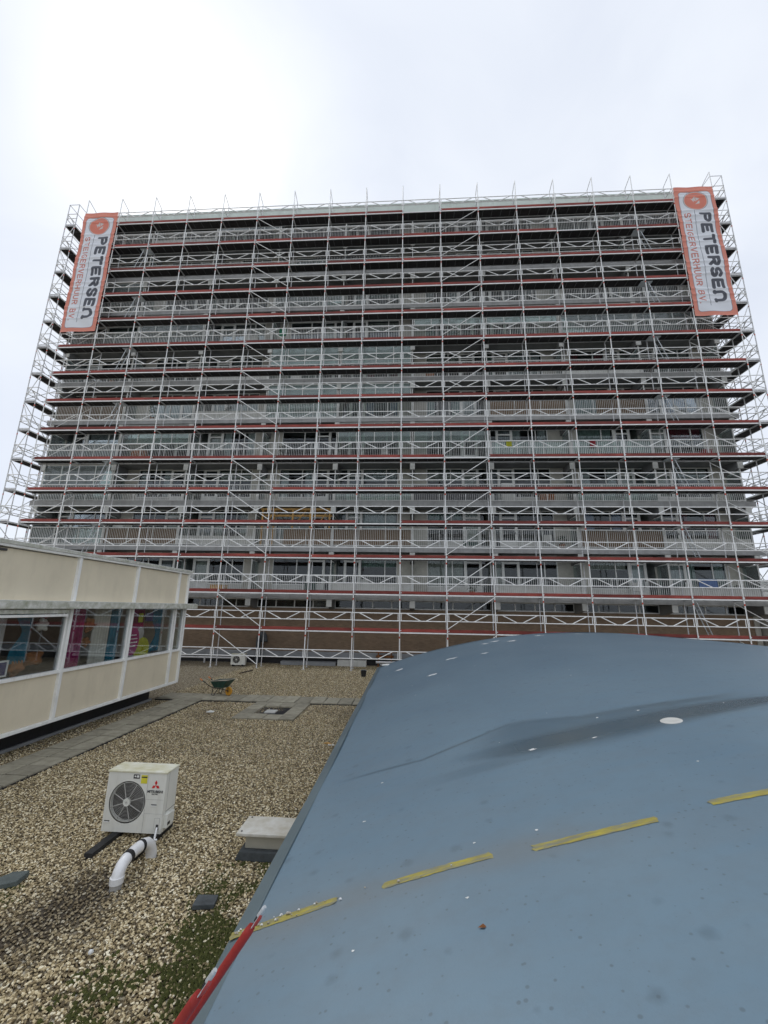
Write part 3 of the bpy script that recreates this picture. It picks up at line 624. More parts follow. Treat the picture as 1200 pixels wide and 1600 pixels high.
def draw(text, px, py, x_base, y_start, hgt, length, sw):
    # text reads downwards: letter 'up' is +x (to the right), letter 'right' is -y (down)
    tot = sum(GL[c][1] for c in text) + .3*(len(text)-1); kx = length/tot; pos = 0; dm = np.full(px.shape, 9.0)
    for c in text:
        st, w = GL[c]
        for s_ in st:
            pts = [(x_base+v*hgt, y_start-(pos+u)*kx) for u, v in s_]
            for a, b in zip(pts[:-1], pts[1:]): dm = np.minimum(dm, seg_d(px, py, a, b))
        pos += w+.3
    return dm - sw/2
BWD, BHT = 2.5, 9.86
def banner_mesh(seed):
    nx, ny = 150, 590; xs_ = np.linspace(-BWD/2, BWD/2, nx); ys_ = np.linspace(-BHT, 0, ny); X, Y = np.meshgrid(xs_, ys_)
    r_ = np.random.RandomState(seed); dep = sum(-.030*np.exp(-((Y+30.92-(2.03+2*kk+off))/.09)**2) for kk in range(9, 15) for off in (.58, .98, .08)) + .035*np.sin(Y*1.3+r_.rand()*6)*np.sin(X*1.1+1)+.022*np.sin(X*4+Y*1.7+r_.rand()*6)+.008*np.sin(Y*6+X*3)
    me = bpy.data.meshes.new('banner'); v = np.stack([X.ravel()+.012*np.sin(Y.ravel()*1.9)*np.abs(X.ravel()), dep.ravel(), Y.ravel()], -1)
    a = (np.arange((ny-1)*(nx-1))//(nx-1))*nx+np.arange((ny-1)*(nx-1)) % (nx-1)
    me.from_pydata(v.tolist(), [], np.stack([a, a+1, a+1+nx, a+nx], -1).tolist())
    org = np.array([.80, .28, .20]); col = np.ones(X.shape+(3,))*org
    def put(mask_d, c):   # signed distance -> blended
        t = np.clip(.5-mask_d/.02, 0, 1)[..., None]; col[:] = col*(1-t)+np.array(c)*t
    qx = np.abs(X)-(BWD/2-.24)+.22; qy = np.abs(Y+BHT/2+.06)-(BHT/2-.36)+.22
    put(np.hypot(np.maximum(qx, 0), np.maximum(qy, 0))+np.minimum(np.maximum(qx, qy), 0)-.22, (.17, .18, .22))
    put(np.hypot(np.maximum(qx, 0), np.maximum(qy, 0))+np.minimum(np.maximum(qx, qy), 0)-.195, (.86, .88, .92))
    cx, cy = .0, -1.16
    for rr, c in ((.76, (.20, .2, .24)), (.735, (.72, .66, .62)), (.69, (.80, .24, .16))): put(np.hypot((X-cx)/1.02, Y-cy)-rr, c)
    # pale folded-house emblem inside the disc
    for a_, b_, c_ in (((-.05, -.28), (.25, -.2), (.26, .05)), ((-.22, .12), (-.02, .36), (.05, -.05)), ((.02, .3), (.3, .2), (.08, .02)), ((-.3, .22), (-.1, .1), (-.12, -.12))):
        dpoly = np.full(X.shape, -9.0); P3 = [a_, b_, c_]; ar = (b_[0]-a_[0])*(c_[1]-a_[1])-(b_[1]-a_[1])*(c_[0]-a_[0]); P3 = P3 if ar > 0 else P3[::-1]
        for i in range(3):
            p, q = P3[i], P3[(i+1) % 3]; nn = np.array([q[1]-p[1], -(q[0]-p[0])]); nn = nn/np.hypot(*nn)
            dpoly = np.maximum(dpoly, (X-cx-p[0])*nn[0]+(Y-cy-p[1])*nn[1])
        put(dpoly, (.72, .66, .62))
    put(draw('PETERSEN', X, Y, .17, -2.2, .56, 6.6, .21), (.075, .08, .10))
    put(draw('STEIGERVERHUUR BV.', X, Y, -.82, -2.15, .34, 6.8, .075), (.66, .22, .17))
    put(seg_d(X, Y, (-.2, -1.95), (-.2, -9.1))-.015, (.13, .14, .18)); put(seg_d(X, Y, (-.95, -.62), (.9, -.62))-.008, (.35, .36, .4)); put(seg_d(X, Y, (-.45, -.3), (-.45, -.7))-.008, (.35, .36, .4))
    at = me.color_attributes.new('print', 'FLOAT_COLOR', 'POINT'); at.data.foreach_set('color', np.concatenate([col.reshape(-1, 3), np.ones((nx*ny, 1))], 1).astype(np.float32).ravel())
    me.polygons.foreach_set('use_smooth', [True]*len(me.polygons)); return me
def banner_mat():
    m = bpy.data.materials.new('printed_mesh_banner'); m.use_nodes = True; t = m.node_tree; b = t.nodes['Principled BSDF']; b.inputs['Roughness'].default_value = .55
    a = t.nodes.new('ShaderNodeVertexColor'); a.layer_name = 'print'; tr = t.nodes.new('ShaderNodeBsdfTranslucent'); mx = t.nodes.new('ShaderNodeMixShader'); mx.inputs[0].default_value = .15
    t.links.new(a.outputs[0], b.inputs['Base Color']); t.links.new(a.outputs[0], tr.inputs[0]); t.links.new(b.outputs[0], mx.inputs[1]); t.links.new(tr.outputs[0], mx.inputs[2])
    t.links.new(mx.outputs[0], t.nodes['Material Output'].inputs[0]); return m
bmat = banner_mat()
for (x, lab, sd) in (((SX[0]+SX[1])/2, 'tall orange and grey scaffold rental banner at the upper left corner', 3), ((SX[16]+SX[17])/2-.03, 'tall orange and grey scaffold rental banner at the upper right corner', 9)):
    t = thing('banner', lab, 'banner', (x, D-.1, 30.92), group='scaffold rental banners')
    me = banner_mesh(sd); me.materials.append(bmat); ob('sheet', me, t)
    for sx in (-1, 1):
        for q in range(6): ob('tie', MB().tube((sx*1.24, 0, -.2-q*1.85), (sx*1.27, .1, -.2-q*1.85), .012, M['white_tube']).mesh('tie'), t)

# ------------------------------------------------------------------ pavilion on the left (face along X = -8.4)
FX = -8.4; MY = [.58, 2.96, 5.34, 7.72, 10.1, 12.45, 14.83, 15.48]
pv = thing('pavilion', 'low beige panelled pavilion with white mullions on the gravel roof', 'building', (-11, 8, 0))
def V(name, me, par=None): return ob(name, me, pv, (11, -8, 0))
for j in range(len(MY)-1):
    y0, y1 = MY[j]+.045, MY[j+1]-.045
    V('panel', MB().box((FX-.08, y0, 3.31), (FX-.02, y1, 4.38), M['beige']).mesh('panel', bevel=.004))
    V('panel', MB().box((FX-.08, y0, .61), (FX-.02, y1, 1.62), M['beige']).mesh('panel', bevel=.004))
    w = V('window', MB().box((FX-.07, y0, 1.70), (FX-.01, y0+.035, 3.12), M['whitepaint']).box((FX-.07, y1-.035, 1.70), (FX-.01, y1, 3.12), M['whitepaint']).mesh('window'))
    ob('pane', MB().box((FX-.05, y0+.02, 1.69), (FX-.042, y1-.02, 3.13), M['pglass']).mesh('pane'), w)
for y in MY:
    V('mullion', MB().box((FX-.1, y-.045, .54), (FX+.05, y+.045, 3.13), M['whitepaint']).box((FX-.1, y-.045, 3.3), (FX+.05, y+.045, 4.40), M['whitepaint']).mesh('mullion', bevel=.006))
V('sill', MB().box((FX-.1, -3, 1.63), (FX+.035, 15.43, 1.70), M['whitepaint']).mesh('sill', bevel=.006))
V('base_rail', MB().box((FX-.1, -3, .53), (FX+.035, 15.43, .605), M['whitepaint']).mesh('base_rail', bevel=.006))
V('canopy', MB().box((FX-.1, -3, 3.135), (FX+.36, 15.72, 3.30), M['mosscon']).box((FX-.1, -3, 3.302), (FX+.30, 15.70, 3.315), M['whitepaint']).mesh('canopy', bevel=.01))
V('roof_edge', MB().box((-16, -3, 4.40), (FX+.075, 15.56, 4.46), M['whitepaint']).box((-16, -3, 4.46), (FX+.11, 15.6, 4.54), M['mosscon']).mesh('roof_edge', bevel=.008))
V('end_wall', MB().box((-16, 15.40, .53), (FX-.1, 15.5, 4.4), M['beige']).mesh('end_wall'))
V('floor_slab', MB().box((-16, -3, .5), (FX-.1, 15.42, .6), M['darkmetal']).mesh('floor_slab'))
V('base', MB().box((-16, -3, -.1), (-9.05, 15.0, .5), M['darkmetal']).mesh('base'))
V('base_skirt', MB().box((-9.03, -3, 0), (-8.97, 15.05, .07), M['plinth']).mesh('base_skirt'))
V('back_wall', MB().box((-13, -3, .6), (-12.9, 15.4, 4.3), M['room']).mesh('back_wall'))
V('ceiling', MB().box((-13, -3, 3.25), (FX-.12, 15.4, 3.3), M['room']).mesh('ceiling'))
tag(quick('sunblind_cassette', M['mosscon'], (0, 0, 0), (.2, 9.0, .09), bevel=.01, loc=(FX+.05, .75, 3.03)), 'white roller awning cassette under the pavilion canopy', 'awning')
tag(ob('vent_slot', MB().box((0, 0, 0), (.03, .36, .05), M['darkmetal']).box((.03, .02, .012), (.04, .34, .022), M['rib']).box((.03, .02, .03), (.04, .34, .04), M['rib']).mesh('vent_slot'), None, (FX+.0, 7.75, 4.31)), 'small black louvre high on the leftmost beige panel', 'vent')
tag(ob('awning_front_bar', MB().box((0, 0, 0), (.05, 9.02, .055), M['whitepaint']).box((-.16, 8.9, .055), (0.02, 8.94, .08), M['whitepaint']).mesh('awning_front_bar', bevel=.008), None, (FX+.22, .72, 2.955)), 'white front bar of the rolled awning below its cassette', 'awning bar')
# things behind the glass
def drape(label, m, y0, y1, z0, z1, x=FX-.3, tie=None, cat='curtain'):
    n_ = 40; rows = 14; v = []; f = []
    for r in range(rows+1):
        t = r/rows; z = z1+(z0-z1)*t; k = 1.0
        if tie: k = 1-.62*math.exp(-((t-tie)/.22)**2)
        for i in range(n_+1):
            u = i/n_; y = y1-(1-u)*(y1-y0)*k if tie else y0+u*(y1-y0); v.append((x+.05*math.sin(u*34)*(.6+.4*k), y, z))
    for r in range(rows):
        for i in range(n_): a = r*(n_+1)+i; f.append((a, a+1, a+n_+2, a+n_+1))
    o = ob('curtain', MB().add(v, f, m).mesh('curtain', smooth=True)); tag(o, label, cat)
drape('magenta curtain behind the middle pavilion window', M['magenta'], 10.35, 10.95, 1.62, 3.13)
drape('white net curtain behind the middle pavilion window', M['cream'], 11.35, 11.95, 1.62, 3.13, FX-.32)
drape('straight teal curtain beside the white net curtain', M['teal'], 12.0, 12.35, 1.62, 3.13)
drape('tied teal curtain behind the leftmost pavilion window', M['teal'], 8.95, 9.35, 1.95, 3.13, FX-.3, .45)
drape('tied teal curtain behind the right pavilion window', M['teal'], 14.0, 14.5, 1.72, 3.13, FX-.3, .6)
drape('magenta curtain behind the round window print', M['magenta'], 13.2, 13.9, 1.7, 3.13, FX-.55)
drape('pale blind filling the far left of the pavilion glazing', M['greyp'], 6.6, 8.75, 1.75, 3.13, FX-.3)
def disc(name, label, m, y, z, r, x, cat, ry=1.0):
    pts = [(y+r*ry*math.cos(2*math.pi*i/40), z+r*math.sin(2*math.pi*i/40)) for i in range(40)]
    return tag(ob(name, MB().prism(pts, 0, x-.004, x, m).mesh(name)), label, cat)
sg = disc('window_print', 'round magenta window print with four short white text lines', M['magenta'], 12.78, 2.16, .42, FX-.07, 'window print', .75)
# short illegible lines of small lettering on the print
for q, (wd, off) in enumerate(((.26, 0), (.34, -.02), (.36, -.03), (.3, -.05))):
    b = MB(); u = 0
    rr_ = random.Random(q)
    while u < wd:
        s_ = rr_.uniform(.02, .04); hh = rr_.choice((.03, .03, .045)); b.box((0, 12.68+off+u, 2.32-q*.11), (.003, 12.68+off+u+s_, 2.32-q*.11+hh), M['frame']); u += s_+.008
    ob('text_line', b.mesh('text_line'), sg, (FX-.07, 0, 0))
disc('window_print', 'round lime window print overlapping the magenta one', M['olive'], 13.3, 1.86, .38, FX-.078, 'window print', 1.0)
disc('window_print', 'pale grey round print behind the magenta window print', M['greyp'], 13.12, 2.36, .2, FX-.084, 'window print', 1.0)
for (y0, y1, z0, z1, m, lab) in ((13.55, 13.95, 2.72, 3.0, M['navy'], 'navy block high in the right pavilion window'), (13.2, 13.42, 2.7, 2.98, M['olive'], 'yellow block high in the right pavilion window')):
    tag(ob('wall_picture', MB().box((FX-.26, y0, z0), (FX-.24, y1, z1), m).mesh('wall_picture', bevel=.006)), lab, 'picture')
def lumpy(name, label, cat, loc, size, m, seed):
    bm = bmesh.new(); bmesh.ops.create_icosphere(bm, subdivisions=3, radius=1); r_ = random.Random(seed); ph = [r_.random()*6 for _ in range(6)]
    for v in bm.verts:
        c = v.co; k = 1+.28*math.sin(c.x*4+ph[0])*math.sin(c.y*5+ph[1])+.2*math.sin(c.z*7+ph[2]); v.co = Vector((c.x*size[0], c.y*size[1], c.z*size[2]))*k
    me = bpy.data.meshes.new(name); bm.to_mesh(me); bm.free(); me.materials.append(m); me.polygons.foreach_set('use_smooth', [True]*len(me.polygons))
    return tag(ob(name, me, None, loc), label, cat)
for q, (y, z, s_, m, lab) in enumerate(((9.2, 1.85, .2, M['brown'], 'brown craft bundle on the sill below the tied teal curtain'), (9.65, 2.0, .22, M['brown'], 'orange brown craft heap right of the tied teal curtain'), (9.7, 2.75, .16, M['cream'], 'pale paper flower hanging in the left pavilion window'), (11.2, 2.7, .2, M['brown'], 'brown paper shape above the white net curtain'), (11.15, 2.25, .14, M['brown'], 'small brown paper shape beside the magenta curtain'), (9.75, 3.0, .14, M['redcloth'], 'dark red paper shape at the top of the left window'))):
    lumpy('paper_craft', lab, 'craft', (FX-.32, y, z), (.08, s_, s_*.8), m, q)
pf = thing('picture_frame', 'small white framed blue picture leaning in the pavilion window', 'picture', (FX-.2, 8.72, 1.72))
ob('frame', MB().box((0, -.18, 0), (.02, .18, .035), M['frame']).box((0, -.18, .30), (.02, .18, .335), M['frame']).box((0, -.18, .035), (.02, -.145, .3), M['frame']).box((0, .145, .035), (.02, .18, .3), M['frame']).mesh('frame'), pf)
ob('picture', MB().box((.002, -.15, .03), (.012, .15, .305), M['navy']).mesh('picture'), pf)
tag(ob('window_shelf', MB().box((FX-1.0, -2, 1.55), (FX-.12, 15.3, 1.6), M['room']).mesh('window_shelf')), 'long shelf inside the pavilion along its windows', 'shelf')

# ------------------------------------------------------------------ vaulted blue roof
ARCX = [-1.09, -.36, .63, 1.85, 3.07, 4.29, 5.74, 7.27, 8.43, 9.59, 10.71, 12.39]; ARCZ = [1.19, 1.42, 1.74, 2.06, 2.28, 2.42, 2.53, 2.54, 2.49, 2.42, 2.32, 2.25]
PC = np.polyfit(ARCX, ARCZ, 4)
def rz(x):
    x = np.asarray(x, dtype=float); return np.where(x < 11.5, np.polyval(PC, np.minimum(x, 11.5)), np.polyval(PC, 11.5)-.14*(x-11.5))
YE = 15.78
def smooth(e0, e1, x): t = np.clip((x-e0)/(e1-e0), 0, 1); return t*t*(3-2*t)
def stain_f(x, y):
    yc = 4.9-.12*np.sin((x-.3)*1.1)+.03*(x-2)**2*.4
    yc = np.interp(x, [.4, .8, 1.2, 1.7, 2.3, 3.0, 3.75, 4.6], [5.02, 4.95, 4.88, 4.84, 4.85, 4.95, 5.05, 5.15])
    hw = np.interp(x, [.4, .9, 1.5, 2.2, 3.0, 3.6, 4.4], [.05, .26, .36, .36, .28, .2, .08])
    w2 = .10*wob(x*.6, y*3, 2.2)
    s1 = 1-smooth(.35, 1.25, np.abs(y-yc)/hw+w2); s1 = s1*smooth(.3, 1.3, x)*(1-smooth(3.9, 4.8, x))
    y2 = np.interp(x, [-1.1, -.44, .15, .77, 1.29, 2.2, 3.3, 4], [5.41, 5.36, 5.29, 5.50, 5.70, 5.3, 5.2, 5.3])
    s2 = (1-smooth(.006, .04, np.abs(y-y2)+.006*wob(x, y, 6)))*smooth(-.95, -.5, x)*(1-smooth(1.2, 1.4, x))*.75
    s3 = (1-smooth(.02, .16, np.abs(y-np.interp(x, [1.2, 2, 3.4, 4.2], [5.68, 5.33, 5.34, 5.42]))))*smooth(1.0, 1.5, x)*(1-smooth(3.3, 4.0, x))*.6
    s4 = (1-smooth(.6, 1.2, np.abs(y-4.62)/.12+w2))*smooth(-.2, .8, x)*(1-smooth(1.4, 2.2, x))*.3
    lo_ = yc; hi_ = y2+.02; mid_ = (lo_+hi_)/2; hh_ = np.maximum((hi_-lo_)/2, .05)
    s5 = (1-smooth(.75, 1.1, np.abs(y-mid_)/hh_+w2))*smooth(.5, 1.3, x)*(1-smooth(3.3, 4.2, x))*.5
    return np.clip(np.maximum.reduce([s1, s2, s3, s4, s5]), 0, 1)
def dirt_f(x, y):   # brownish grime gathered along the tape line
    return np.clip(.9*np.exp(-((y-3.18)/.16)**2)*(1-smooth(.9, 1.6, x)) + .25*np.exp(-((y-3.05)/.3)**2), 0, 1)*(.7+.3*wob(x, y, 3))
def membrane_mat():
    m = bpy.data.materials.new('blue_grey_membrane'); m.use_nodes = True; t = m.node_tree; n = t.nodes.new; l = t.links.new; b = t.nodes['Principled BSDF']
    tcn = n('ShaderNodeTexCoord'); b.inputs['Roughness'].default_value = .5; b.inputs['Specular IOR Level'].default_value = .6
    z = n('ShaderNodeTexNoise'); z.inputs['Scale'].default_value = .55; z.inputs['Detail'].default_value = 6; l(tcn.outputs['Object'], z.inputs[0])
    mr = n('ShaderNodeMapRange'); mr.inputs[1].default_value = .3; mr.inputs[2].default_value = .7; l(z.outputs['Fac'], mr.inputs[0])
    c = n('ShaderNodeMixRGB'); c.inputs[1].default_value = (.125, .202, .268, 1); c.inputs[2].default_value = (.160, .243, .306, 1); l(mr.outputs[0], c.inputs[0])
    # faint wipe streaks along the span
    mp = n('ShaderNodeMapping'); mp.inputs['Scale'].default_value = (.5, 5, 1); l(tcn.outputs['Object'], mp.inputs[0])
    z3 = n('ShaderNodeTexNoise'); z3.inputs['Scale'].default_value = 1.6; z3.inputs['Detail'].default_value = 5; l(mp.outputs[0], z3.inputs[0])
    m3 = n('ShaderNodeMapRange'); m3.inputs[1].default_value = .35; m3.inputs[2].default_value = .75; m3.inputs[4].default_value = .35; l(z3.outputs['Fac'], m3.inputs[0])
    c3 = n('ShaderNodeMixRGB'); c3.inputs[2].default_value = (.165, .215, .25, 1); l(m3.outputs[0], c3.inputs[0]); l(c.outputs[0], c3.inputs[1])
    # water spots
    v = n('ShaderNodeTexVoronoi'); v.voronoi_dimensions = '2D'; v.inputs['Scale'].default_value = 3.0; v.inputs['Randomness'].default_value = 1; l(tcn.outputs['Object'], v.inputs['Vector'])
    sp = n('ShaderNodeSeparateColor'); l(v.outputs['Color'], sp.inputs[0])
    rs = n('ShaderNodeMapRange'); rs.inputs[1].default_value = .3; rs.inputs[2].default_value = 1; rs.inputs[3].default_value = .02; rs.inputs[4].default_value = .17; l(sp.outputs[0], rs.inputs[0])
    zz = n('ShaderNodeTexNoise'); zz.inputs['Scale'].default_value = 22; l(tcn.outputs['Object'], zz.inputs[0])
    ad = n('ShaderNodeMath'); ad.operation = 'MULTIPLY_ADD'; ad.inputs[1].default_value = .12; l(zz.outputs['Fac'], ad.inputs[0]); l(v.outputs['Distance'], ad.inputs[2])
    sb = n('ShaderNodeMath'); sb.operation = 'SUBTRACT'; l(rs.outputs[0], sb.inputs[0]); l(ad.outputs[0], sb.inputs[1])
    ss = n('ShaderNodeMapRange'); ss.inputs[1].default_value = -.06; ss.inputs[2].default_value = .05; ss.inputs[4].default_value = .38; l(sb.outputs[0], ss.inputs[0])
    c4 = n('ShaderNodeMixRGB'); c4.inputs[2].default_value = (.07, .105, .13, 1); l(ss.outputs[0], c4.inputs[0]); l(c3.outputs[0], c4.inputs[1])
    vs = n('ShaderNodeTexVoronoi'); vs.voronoi_dimensions = '2D'; vs.inputs['Scale'].default_value = 17; l(tcn.outputs['Object'], vs.inputs['Vector'])
    sps = n('ShaderNodeSeparateColor'); l(vs.outputs['Color'], sps.inputs[0])
    ra = n('ShaderNodeMapRange'); ra.inputs[1].default_value = .7; ra.inputs[2].default_value = 1; ra.inputs[3].default_value = 0; ra.inputs[4].default_value = .16; l(sps.outputs[1], ra.inputs[0])
    su = n('ShaderNodeMath'); su.operation = 'SUBTRACT'; l(ra.outputs[0], su.inputs[0]); l(vs.outputs['Distance'], su.inputs[1])
    rb = n('ShaderNodeMapRange'); rb.inputs[1].default_value = -.05; rb.inputs[2].default_value = .04; rb.inputs[4].default_value = .5; l(su.outputs[0], rb.inputs[0])
    c45 = n('ShaderNodeMixRGB'); c45.inputs[2].default_value = (.075, .10, .115, 1); l(rb.outputs[0], c45.inputs[0]); l(c4.outputs[0], c45.inputs[1]); c4 = c45
    z5 = n('ShaderNodeTexNoise'); z5.inputs['Scale'].default_value = 7; z5.inputs['Detail'].default_value = 9; z5.inputs['Roughness'].default_value = .7; l(tcn.outputs['Object'], z5.inputs[0])
    r5 = n('ShaderNodeMapRange'); r5.inputs[1].default_value = .45; r5.inputs[2].default_value = .75; r5.inputs[4].default_value = .3; l(z5.outputs['Fac'], r5.inputs[0])
    c46 = n('ShaderNodeMixRGB'); c46.inputs[2].default_value = (.13, .165, .185, 1); l(r5.outputs[0], c46.inputs[0]); l(c4.outputs[0], c46.inputs[1]); c4 = c46
    a1 = n('ShaderNodeAttribute'); a1.attribute_name = 'stain'; a2 = n('ShaderNodeAttribute'); a2.attribute_name = 'dirt'
    k2 = n('ShaderNodeMath'); k2.operation = 'MULTIPLY'; k2.inputs[1].default_value = .5; l(a2.outputs['Fac'], k2.inputs[0])
    c5 = n('ShaderNodeMixRGB'); c5.inputs[2].default_value = (.19, .185, .165, 1); l(k2.outputs[0], c5.inputs[0]); l(c4.outputs[0], c5.inputs[1])
    sc2 = n('ShaderNodeMixRGB'); sc2.inputs[1].default_value = (.05, .095, .135, 1); sc2.inputs[2].default_value = (.105, .12, .115, 1); l(mr.outputs[0], sc2.inputs[0])
    k1 = n('ShaderNodeMath'); k1.operation = 'MULTIPLY'; k1.inputs[1].default_value = .9; l(a1.outputs['Fac'], k1.inputs[0])
    c6 = n('ShaderNodeMixRGB'); l(k1.outputs[0], c6.inputs[0]); l(c5.outputs[0], c6.inputs[1]); l(sc2.outputs[0], c6.inputs[2]); l(c6.outputs[0], b.inputs['Base Color'])
    rg = n('ShaderNodeMapRange'); rg.inputs[3].default_value = .42; rg.inputs[4].default_value = .26; l(a1.outputs['Fac'], rg.inputs[0]); l(rg.outputs[0], b.inputs['Roughness'])
    bz = n('ShaderNodeTexNoise'); bz.inputs['Scale'].default_value = 90; l(tcn.outputs['Object'], bz.inputs[0])
    bp = n('ShaderNodeBump'); bp.inputs['Strength'].default_value = .06; bp.inputs['Distance'].default_value = .01; l(bz.outputs['Fac'], bp.inputs['Height']); l(bp.outputs[0], b.inputs['Normal'])
    return m
mm_ = membrane_mat()
vr = thing('vaulted_roof', 'blue grey vaulted membrane roof with yellow tape dashes in the foreground', 'roof', (0, 6, 0))
rx_ = np.concatenate([np.arange(-1.05, 5, .025), np.arange(5, 16.01, .15)]); ry_ = np.concatenate([np.arange(-4, 2, .2), np.arange(2, 6.5, .025), np.arange(6.5, YE-.1, .15), [YE]])
def rsurf(x, y): return rz(x)+.006*np.sin(x*1.7+y*.9)+.004*np.sin(y*2.3-x)
o = ob('membrane', grid_mesh('membrane', rx_, ry_, rsurf, mm_, {'stain': stain_f, 'dirt': dirt_f}), vr, (0, -6, 0))
# bent-down edge strip along the eave and the far gable edge
ev = []; ny_ = 120
prof = [(-1.035, .010), (-1.05, .009), (-1.06, .002), (-1.155, -.006), (-1.172, -.02), (-1.172, -.22)]
eb = MB(); vs = []; fs = []
for j in range(ny_+1):
    y = -4+(YE+.03+4)*j/ny_
    for (px_, dz) in prof: vs.append((px_+.004*math.sin(y*1.3), y, float(rz(np.array(px_)))+dz+.004*math.sin(y*2.1)))
for j in range(ny_):
    for i in range(len(prof)-1): a = j*len(prof)+i; fs.append((a, a+1, a+1+len(prof), a+len(prof)))
eb.add(vs, fs, mat('edge_strip_membrane', (.12, .165, .185), .5, 0, .12, 1.5)); ob('edge_strip', eb.mesh('edge_strip', smooth=True), vr, (0, -6, 0))
gx = np.linspace(-1.17, 16, 90); poly = [(float(x), float(rz(x))+.012) for x in gx] + [(float(x), float(rz(x))-.12) for x in gx[::-1]]
gb = MB(); nn = len(gx)
vs = []; fs = []
for x in gx:
    z = float(rz(x)); vs += [(x, YE-.08, z+.008), (x, YE+.02, z+.012), (x, YE+.03, z-.15)]
for i in range(nn-1):
    a = 3*i; fs += [(a, a+1, a+4, a+3), (a+1, a+2, a+5, a+4)]
gb.add(vs, fs, mm_); ob('gable_trim', gb.mesh('gable_trim', smooth=True), vr, (0, -6, 0))
wl = MB(); wl.box((-1.08, -4, -.3), (-1.0, YE, 1.0), M['plinth']); ob('side_wall', wl.mesh('side_wall'), vr, (0, -6, 0))
poly = [(float(x), float(rz(x))-.06) for x in gx[1:]] + [(16, -.3), (float(gx[1]), -.3)]
ob('gable_wall', MB().prism(poly, 1, YE-.1, YE-.02, M['plinth']).mesh('gable_wall'), vr, (0, -6, 0))
def strip(x0, x1, yc, w, name='tape_strip', seed=0, m=None, curl=0):
    r_ = random.Random(seed); n_ = 28; v = []; f = []
    for i in range(n_+1):
        x = x0+(x1-x0)*i/n_
        for s_ in (-1, -.33, .33, 1):
            y = yc+s_*w/2*(1+r_.uniform(-.13, .07))+.012*math.sin(x*2.2+seed); v.append((x+(r_.uniform(-.015, .015) if i in (0, n_) else 0), y, float(rsurf(np.array(x), np.array(y)))+.0028))
    for i in range(n_):
        for k in range(3): a = i*4+k; f.append((a, a+1, a+5, a+4))
    ob(name, MB().add(v, f, m or M['tape']).mesh(name, smooth=True), vr, (0, -6, 0))
for q, (a, b, y) in enumerate(((-1.16, -.47, 3.21), (-.17, .54, 3.185), (.80, 1.60, 3.16), (1.97, 2.75, 3.19), (3.15, 3.95, 3.2))): strip(a, b, y, .066, seed=q)
def spots():
    r_ = random.Random(4); b = MB()
    px = [(-.3, 13.4, .12), (1.2, 12.6, .13), (.55, 10.8, .09), (2.5, 14.6, .11), (2.9, 14.8, .14), (3.3, 14.2, .12), (4.4, 15.0, .12), (2.1, 12.2, .08), (5.8, 15.2, .1), (1.85, 4.66, .018), (1.25, 4.72, .03)]
    px += [(r_.uniform(-.7, 6), r_.uniform(2.0, 15), r_.uniform(.005, .015)) for _ in range(75)]
    for (x, y, r) in px:
        n_ = 12; v = [(x, y, float(rsurf(np.array(x), np.array(y)))+.005)]
        for i in range(n_):
            t = 6.283*i/n_; k = r*r_.uniform(.45, 1.25); xx = x+k*math.cos(t)*1.3; yy = y+k*math.sin(t); v.append((xx, yy, float(rsurf(np.array(xx), np.array(yy)))+.003))
        b.add(v, [(0, 1+i, 1+(i+1) % n_) for i in range(n_)], M['chip'])
    o = ob('droppings', b.mesh('droppings', smooth=True)); struct(o, 'stuff'); o['label'] = 'white bird droppings speckled over the blue roof'; o['category'] = 'droppings'
spots()
def grit():
    r_ = random.Random(9); b = MB()
    for q in range(34):
        x = r_.uniform(-1.14, -.55)if q < 26 else r_.uniform(-1.0, .6); y = 3.205+r_.gauss(0, .022); r = r_.uniform(.003, .0085); z = float(rsurf(np.array(x), np.array(y)))+.006
        b.path([(x-r*1.2, y, z), (x-r*.5, y, z+r*.5), (x+r*.5, y+r*.2, z+r*.5), (x+r*1.2, y, z)], [r*.3, r*.8, r*.75, r*.3], M['cement'] if q % 3 else M['chip'], 6)
    o = ob('grit', b.mesh('grit', smooth=True)); struct(o, 'stuff'); o['label'] = 'pale gravel grit scattered on the nearest tape dash'; o['category'] = 'grit'
grit()
# raised white cap on the wet patch
def lathe(b, prof, m, n_=28, c=(0, 0)):
    v = []; f = []
    for (r, z) in prof:
        for i in range(n_): t = 6.283185*i/n_; v.append((c[0]+r*math.cos(t), c[1]+r*math.sin(t), z))
    for j in range(len(prof)-1):
        for i in range(n_): f.append((j*n_+i, j*n_+(i+1) % n_, (j+1)*n_+(i+1) % n_, (j+1)*n_+i))
    f += [tuple(range(n_-1, -1, -1)), tuple(range((len(prof)-1)*n_, len(prof)*n_))]; b.add(v, f, m); return b
sl_ = math.atan(float(rz(np.array(2.75))-rz(np.array(2.55)))/.2)
ob('round_cap', lathe(MB(), [(.098, 0), (.1, .006), (.088, .012), (.06, .014), (.055, .011), (.0, .012)], M['whitepanel']).mesh('round_cap', smooth=True), vr, (2.65, 4.73-6, float(rz(np.array(2.65)))+.004), (0, -sl_, 0))
for k, (x, y) in enumerate(((-.99, 15.6), (-.8, 15.72))): pass
lumpy('membrane_scrap', 'white membrane scrap on the far left corner of the blue roof', 'scrap', (-.78, 15.66, 1.29), (.22, .06, .03), M['frame'], 8)
tag(ob('dead_leaf', MB().add([(0, 0, 0), (.03, .012, .012), (.05, 0, .004), (.03, -.014, .01)], [(0, 1, 2), (0, 2, 3)], M['brown']).mesh('dead_leaf'), None, (.36, 2.62, float(rz(np.array(.36)))+.006)), 'tiny brown dead leaf on the near blue roof', 'leaf')

